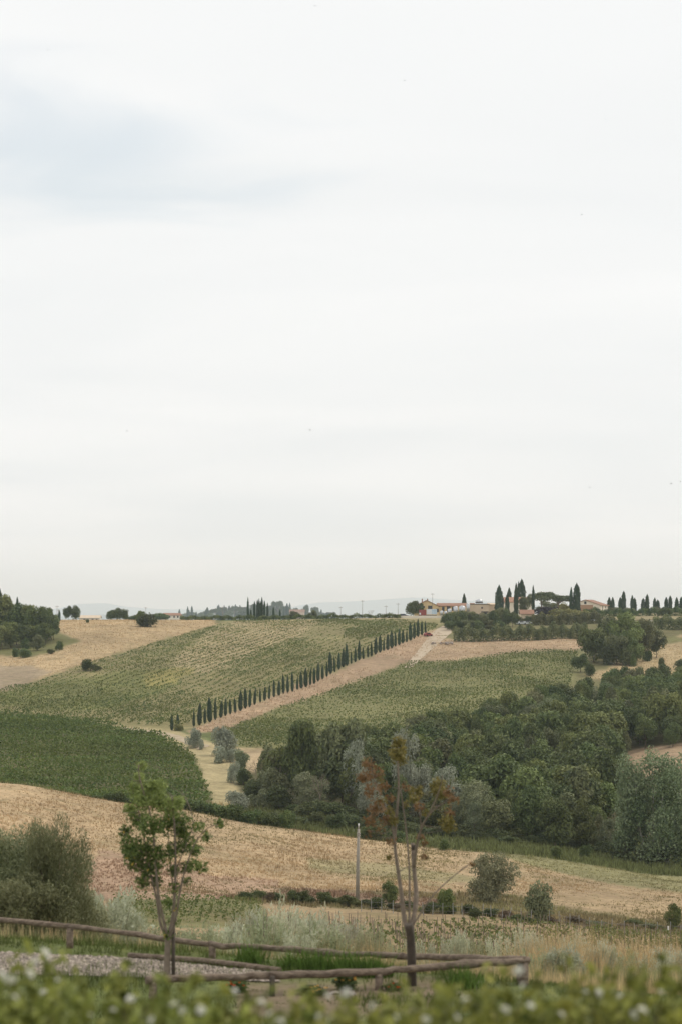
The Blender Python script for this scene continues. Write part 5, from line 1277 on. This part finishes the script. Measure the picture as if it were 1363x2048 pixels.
bl = [(279, 1535, 12, 40), (278, 1556, 12, 50), (268, 1580, 18, 80), (300, 1575, 20, 90), (318, 1572, 18, 80), (285, 1600, 24, 130), (320, 1605, 26, 130), (345, 1615, 26, 110), (362, 1600, 14, 40), (255, 1625, 16, 60), (250, 1665, 16, 60), (275, 1640, 26, 130), (305, 1650, 30, 160), (338, 1650, 30, 140), (365, 1645, 24, 80), (265, 1690, 26, 130), (295, 1700, 30, 170), (325, 1710, 26, 100), (270, 1725, 26, 160), (300, 1740, 24, 130), (255, 1712, 16, 70), (350, 1700, 22, 80), (370, 1690, 24, 90), (362, 1665, 20, 70), (392, 1700, 18, 50), (402, 1735, 16, 40), (345, 1745, 14, 40), (372, 1735, 16, 40), (415, 1668, 12, 22), (435, 1650, 12, 22), (402, 1650, 14, 24), (338, 1800, 12, 18), (342, 1850, 16, 36), (285, 1765, 18, 60), (312, 1765, 16, 40), (350, 1775, 14, 26), (348, 1815, 12, 18), (372, 1765, 12, 20), (388, 1725, 16, 30), (335, 1870, 12, 18)]
twigs(bl, st1, YT, yt, M_greybark, 12)
leaf_cluster('crown', bl, YT, yt, L_young, .031, 3, [.75 if b < 1640 else .25 for a, b, c_, n in bl], .55, 3.0)
leaf_cluster('yellow_leaves', [(a, b, c_, 2) for a, b, c_, n in bl if b > 1640], YT - .1, yt, leaf_mat('yellowing_leaf', (.40, .32, .05), (.55, .42, .08), .3, 0), .030, 4)
sk = MB().tube([(.10, .05, -.2), (.10, .05, .9)], [.03, .028], 8).build('support_stake', M_darkbark, yt, True)

YR = 37.4
g = at(822, YR); yr_ = empty('young_tree', g); tag(yr_, 'sparse young tree with rust and yellow leaves on pale stems', 'tree')
gb = E - (g.z - CZ) / YR * F
stems([([(823, gb + 6), (822, 1930), (820, 1880), (816, 1845)], .075, .06)], YR, yr_, M_darkbark, 5)
st2 = stems([([(815, 1862), (808, 1840), (802, 1790), (795, 1740), (789, 1690), (792, 1640), (797, 1580), (795, 1520), (796, 1480)], .040, .008), ([(818, 1862), (828, 1830), (832, 1790), (828, 1740), (826, 1692)], .042, .030),
       ([(827, 1735), (832, 1690), (842, 1650), (862, 1610), (876, 1570), (880, 1545)], .024, .006), ([(817, 1850), (818, 1790), (817, 1730), (812, 1670), (806, 1620), (800, 1580)], .020, .008), ([(822, 1855), (845, 1820), (866, 1792), (900, 1760), (930, 1738), (946, 1726)], .014, .006), ([(842, 1650), (866, 1622), (892, 1604), (905, 1590)], .012, .004),
       ([(789, 1690), (782, 1650), (768, 1610), (750, 1570), (740, 1530)], .014, .004), ([(792, 1640), (780, 1625), (755, 1618), (735, 1625)], .010, .004), ([(832, 1690), (840, 1660), (838, 1620), (832, 1590)], .010, .004), ([(862, 1610), (878, 1622), (892, 1640)], .008, .003), ([(795, 1745), (812, 1735), (838, 1728), (846, 1700)], .008, .003)], YR, yr_, M_greybark, 6)
MB().tube([P(826, 1700, YR) - yr_.location, P(826, 1690, YR) - yr_.location], [.036, .034], 8).build('cut_stub', M_darkbark, yr_, True)
L_rust = leaf_mat('rust_leaf', (.17, .11, .05), (.30, .195, .085), .35, 0); L_ylw = leaf_mat('autumn_yellow_leaf', (.15, .15, .045), (.30, .26, .08), .35, 0)
rust = [(735, 1525, 16, 34), (728, 1555, 20, 60), (750, 1548, 20, 50), (742, 1580, 20, 55), (765, 1575, 16, 36), (752, 1610, 18, 40), (738, 1640, 16, 36), (745, 1625, 14, 26), (770, 1640, 14, 22), (780, 1600, 14, 20), (905, 1600, 16, 34), (893, 1580, 14, 24), (896, 1622, 14, 20), (848, 1690, 8, 16), (846, 1710, 8, 14), (840, 1678, 10, 14), (838, 1618, 12, 18), (806, 1570, 14, 16), (944, 1728, 7, 8), (780, 1680, 12, 12), (760, 1660, 14, 16), (735, 1665, 10, 10), (830, 1600, 12, 14)]
ylw = [(795, 1480, 14, 40), (793, 1500, 20, 80), (798, 1515, 18, 60), (730, 1530, 12, 20), (778, 1620, 12, 20), (785, 1640, 12, 20), (832, 1582, 16, 46), (822, 1590, 12, 20), (875, 1570, 18, 60), (880, 1585, 16, 50), (868, 1580, 12, 24), (890, 1640, 18, 55), (898, 1652, 14, 30), (762, 1600, 12, 14), (812, 1612, 10, 10), (778, 1715, 7, 14), (760, 1560, 10, 12), (850, 1625, 10, 12)]
twigs(rust + ylw, st2, YR, yr_, M_greybark, 13)
leaf_cluster('rust_leaves', rust, YR, yr_, L_rust, .031, 7, None, .55, 2.0); leaf_cluster('yellow_leaves', ylw, YR, yr_, L_ylw, .031, 8, None, .55, 3.0)

# small flowering bushes on the bed
P_bed = [shrub(330, 900, .07, leaf_mat('bed_leaf', (.05, .08, .025), (.15, .19, .06), .3), M_bark, 10, (.18, .28))]
def blossom_mesh(col, name, seed):
    r = np.random.default_rng(seed); m, nd, lk, out = new_mat(name); d = nd.new('ShaderNodeBsdfDiffuse'); d.inputs[0].default_value = (*col, 1); t = nd.new('ShaderNodeBsdfTranslucent'); t.inputs[0].default_value = (*col, 1)
    mx = nd.new('ShaderNodeMixShader'); mx.inputs[0].default_value = .3; lk.new(d.outputs[0], mx.inputs[1]); lk.new(t.outputs[0], mx.inputs[2]); lk.new(mx.outputs[0], out.inputs[0])
    vs, fs = [], []
    for ring, (n, rad, up) in enumerate([(6, 1.0, .15), (5, .7, .45), (4, .35, .7)]):
        for k in range(n):
            a = 2 * math.pi * k / n + ring * .5; w = math.pi / n * 1.15; b = len(vs)
            vs += [(0, 0, 0), (rad * .7 * math.cos(a - w), rad * .7 * math.sin(a - w), up * .7), (rad * math.cos(a), rad * math.sin(a), up), (rad * .7 * math.cos(a + w), rad * .7 * math.sin(a + w), up * .7)]
            fs.append((b, b + 1, b + 2, b + 3))
    me = bpy.data.meshes.new('blossom'); me.from_pydata(vs, [], fs); me.materials.append(m); return me
B_white = blossom_mesh((.82, .80, .72), 'white_petal', 1); B_red = blossom_mesh((.62, .10, .03), 'orange_red_petal', 2); B_yel = blossom_mesh((.72, .45, .12), 'yellow_petal', 3)
for (px, tp, w, Y, bm_, lab, nb) in [(475, 1962, 44, 36.6, B_red, 'low bush with orange-red flowers by the front rail', 7), (625, 1972, 62, 36.4, B_yel, 'low bush with small yellow flowers in the bed', 9), (690, 1950, 50, 36.9, B_yel, 'low bush with pale orange flowers under the front rail', 7), (785, 1966, 40, 36.8, B_red, 'low reddish bush beside the trunk of the orange-leaved tree', 4)]:
    o = plant('flower_bush', P_bed[0], lab, 'flower bush', px, None, tp, w, Y=Y); r = np.random.default_rng(int(px))
    for k in range(nb):
        q = obj('blossom', bm_, o); d = sph(r, 1)[0]; q.location = (d[0] * .45, -abs(d[1]) * .45, .55 + .4 * abs(d[2])); s = .03; q.scale = (s / o.scale[0], s / o.scale[1], s / o.scale[2]); q.rotation_euler = (r.uniform(0, 1.4), 0, r.random() * 6)
for i, (px, s, lab) in enumerate([(670, .09, 'pale stone in the flower bed, left of two'), (702, .08, 'pale stone in the flower bed, right of two')]):
    q = obj('pale_stone', RK[i].copy(), None, at(px, 36.1) + Vector((0, 0, .06))); q.scale = (s, s, s * .8); tag(q, lab, 'stone')

# ------------------------------------------------------------------ rose hedge in the foreground
def rose(seed, n):
    r = np.random.default_rng(seed); lobes = []
    for i in range(26):
        a = r.random() * 6.28; q = math.sqrt(r.random()) * .42
        lobes.append(((q * math.cos(a), q * math.sin(a), .35 + .5 * r.random() * (1 - q)), np.array((1, 1, .9)) * r.uniform(.1, .18)))
    c = np.array([l[0] for l in lobes]); rad = np.array([l[1] for l in lobes]); k = r.integers(len(lobes), size=n); d = sph(r, n)
    p = c[k] + d * rad[k] * (1 - .5 * r.random((n, 1)))
    # upright shoots
    sh = r.random(n) < .22; a = r.random(n) * 6.28; ns = 40; si = r.integers(ns, size=n); sx = r.uniform(-.42, .42, (ns, 2)); hh = r.uniform(.72, 1.0, ns); t = r.random(n)
    p[sh] = np.stack([sx[si, 0] * (1 + .15 * t), sx[si, 1] * (1 + .15 * t), hh[si] * (.5 + .5 * t)], 1)[sh] + r.normal(size=(n, 3))[sh] * .018
    v, f = leafset(p, r.normal(size=(n, 3)) + [0, -.3, .8], .042 * r.uniform(.6, 1.3, n), r, .6, .15)
    pc = np.repeat(p, 4, 0); v = pc + (v - pc) * np.array([1, 1, .5])
    tt = np.repeat(np.clip(r.random(len(lobes))[k] * .6 + r.random(n) * .4, 0, 1), 4)
    mb = MB()
    for i in range(14): mb.tube([(r.normal() * .05, r.normal() * .05, -.05), (sx[i, 0] * .6, sx[i, 1] * .6, .4), (sx[i, 0], sx[i, 1], hh[i] * .95)], [.010, .008, .003], 5, False)
    return {'crown': make_mesh('foliage', v, f, L_rose, {'tint': ('FLOAT', tt)}), 'trunk': mb.mesh('stems', M_bark, True)}
P_rose = [rose(340 + i, 9000) for i in range(3)]
RB = [(-60, 1945, 11.5), (90, 1962, 11.0), (230, 1978, 10.4), (370, 1990, 10.8), (500, 1998, 10.4), (640, 2004, 10.6), (770, 2006, 10.2), (900, 1990, 10.4), (1020, 1968, 10.8), (1140, 1962, 10.4), (1270, 1925, 10.8), (1400, 1925, 10.4), (1520, 1930, 10.6), (160, 2000, 9.2), (420, 2012, 9.0), (700, 2018, 9.0), (960, 2005, 9.0), (1200, 1985, 9.2), (1380, 1975, 9.0), (-180, 1960, 10.6), (-10, 1990, 9.2)]
roses = []
for i, (px, tp, Y) in enumerate(RB):
    tp += (-16 if px > 1050 else (-48 if px < 330 else -20)) + (18, -10, 4, 12, -6)[i % 5]
    rowi = 'nearer' if Y < 10 else 'farther'
    nth = ORD[sorted([q[0] for q in RB if (q[2] < 10) == (Y < 10)]).index(px)]
    o = plant('rose_bush', P_rose[i % 3], 'leafy rose bush, %s from the left in the %s rank of the foreground hedge' % (nth, rowi), 'rose bush', px, None, tp, None, Y=Y, W=.62 if Y > 10 else .66, group='rose bushes of the %s foreground rank' % rowi); roses.append(o)
WB = [(1036, 1942, .05), (1046, 1972, .04), (1240, 1994, .045), (1196, 1988, .05), (1282, 2022, .05), (1265, 2030, .04), (1170, 1985, .03), (522, 2008, .05), (226, 2022, .035), (350, 2010, .045), (262, 1998, .045), (90, 1908, .06), (72, 1925, .04), (60, 1948, .04), (116, 1962, .04), (22, 1962, .05), (4, 1950, .04), (402, 2020, .035), (692, 1986, .05), (655, 1994, .04), (640, 2034, .04), (540, 2030, .035), (30, 1996, .035), (88, 1984, .03), (305, 2042, .04), (930, 2000, .035), (910, 2036, .04), (850, 2040, .035), (470, 1982, .03), (745, 2012, .03), (1120, 2030, .04), (1320, 1985, .03), (365, 2022, .03), (180, 2032, .03), (1008, 2020, .04), (560, 2044, .04), (790, 2035, .03), (1060, 2012, .03)]
r = np.random.default_rng(350)
for (a, b, s) in WB:
    q = P(a, b, 9.9 if b < 2000 else 8.9); best = min(roses, key=lambda o: (o.location.x - q.x) ** 2 + .3 * (o.location.y - q.y) ** 2)
    q.y = best.location.y - .25; q = P(a, b, q.y)
    rz_ = best.rotation_euler[2]; d = q - best.location; ca, sa = math.cos(-rz_), math.sin(-rz_)
    o = obj('blossom', B_white, best); keep_world(o, best)
    o.location = q; s *= .55; o.scale = (s, s, s); o.rotation_euler = (r.uniform(.2, 1.3), r.normal() * .3, r.random() * 6)

# ------------------------------------------------------------------ birds
M_bird = plain_mat('bird_feather', (.06, .055, .05), (.04, .04, .04), 3, .8)
for i, (a, b, k) in enumerate([(1178, 975, 1.0), (1341, 967, .9), (1162, 429, .8), (620, 860, .8), (254, 862, .7), (808, 161, .8), (630, 12, .8), (96, 100, .7), (1210, 239, .6), (1359, 963, .7)]):
    q = P(a, b, 300 + 20 * (i % 3)); bd = empty('bird', q, random.random() * 6); tag(bd, 'tiny dark bird in flight, %s from the left in the pale sky' % ORD[sorted([1178, 1341, 1162, 620, 254, 808, 630, 96, 1210, 1359]).index(a)], 'bird', 'birds in the sky')
    MB().tube([(0, -.12, 0), (0, -.05, .0), (0, .06, 0), (0, .16, 0)], [.01, .035, .03, .006], 6).build('body', M_bird, bd, True)
    for sgn in (-1, 1):
        MB().poly([(0, -.05, .01), (sgn * .12, -.07, .06), (sgn * .24, .04, .02), (sgn * .11, .0, .055), (0, .04, .012)], [(0, 1, 3, 4), (1, 2, 3)]).build('wing', M_bird, bd)
    bd.scale = (k * 1.2,) * 3
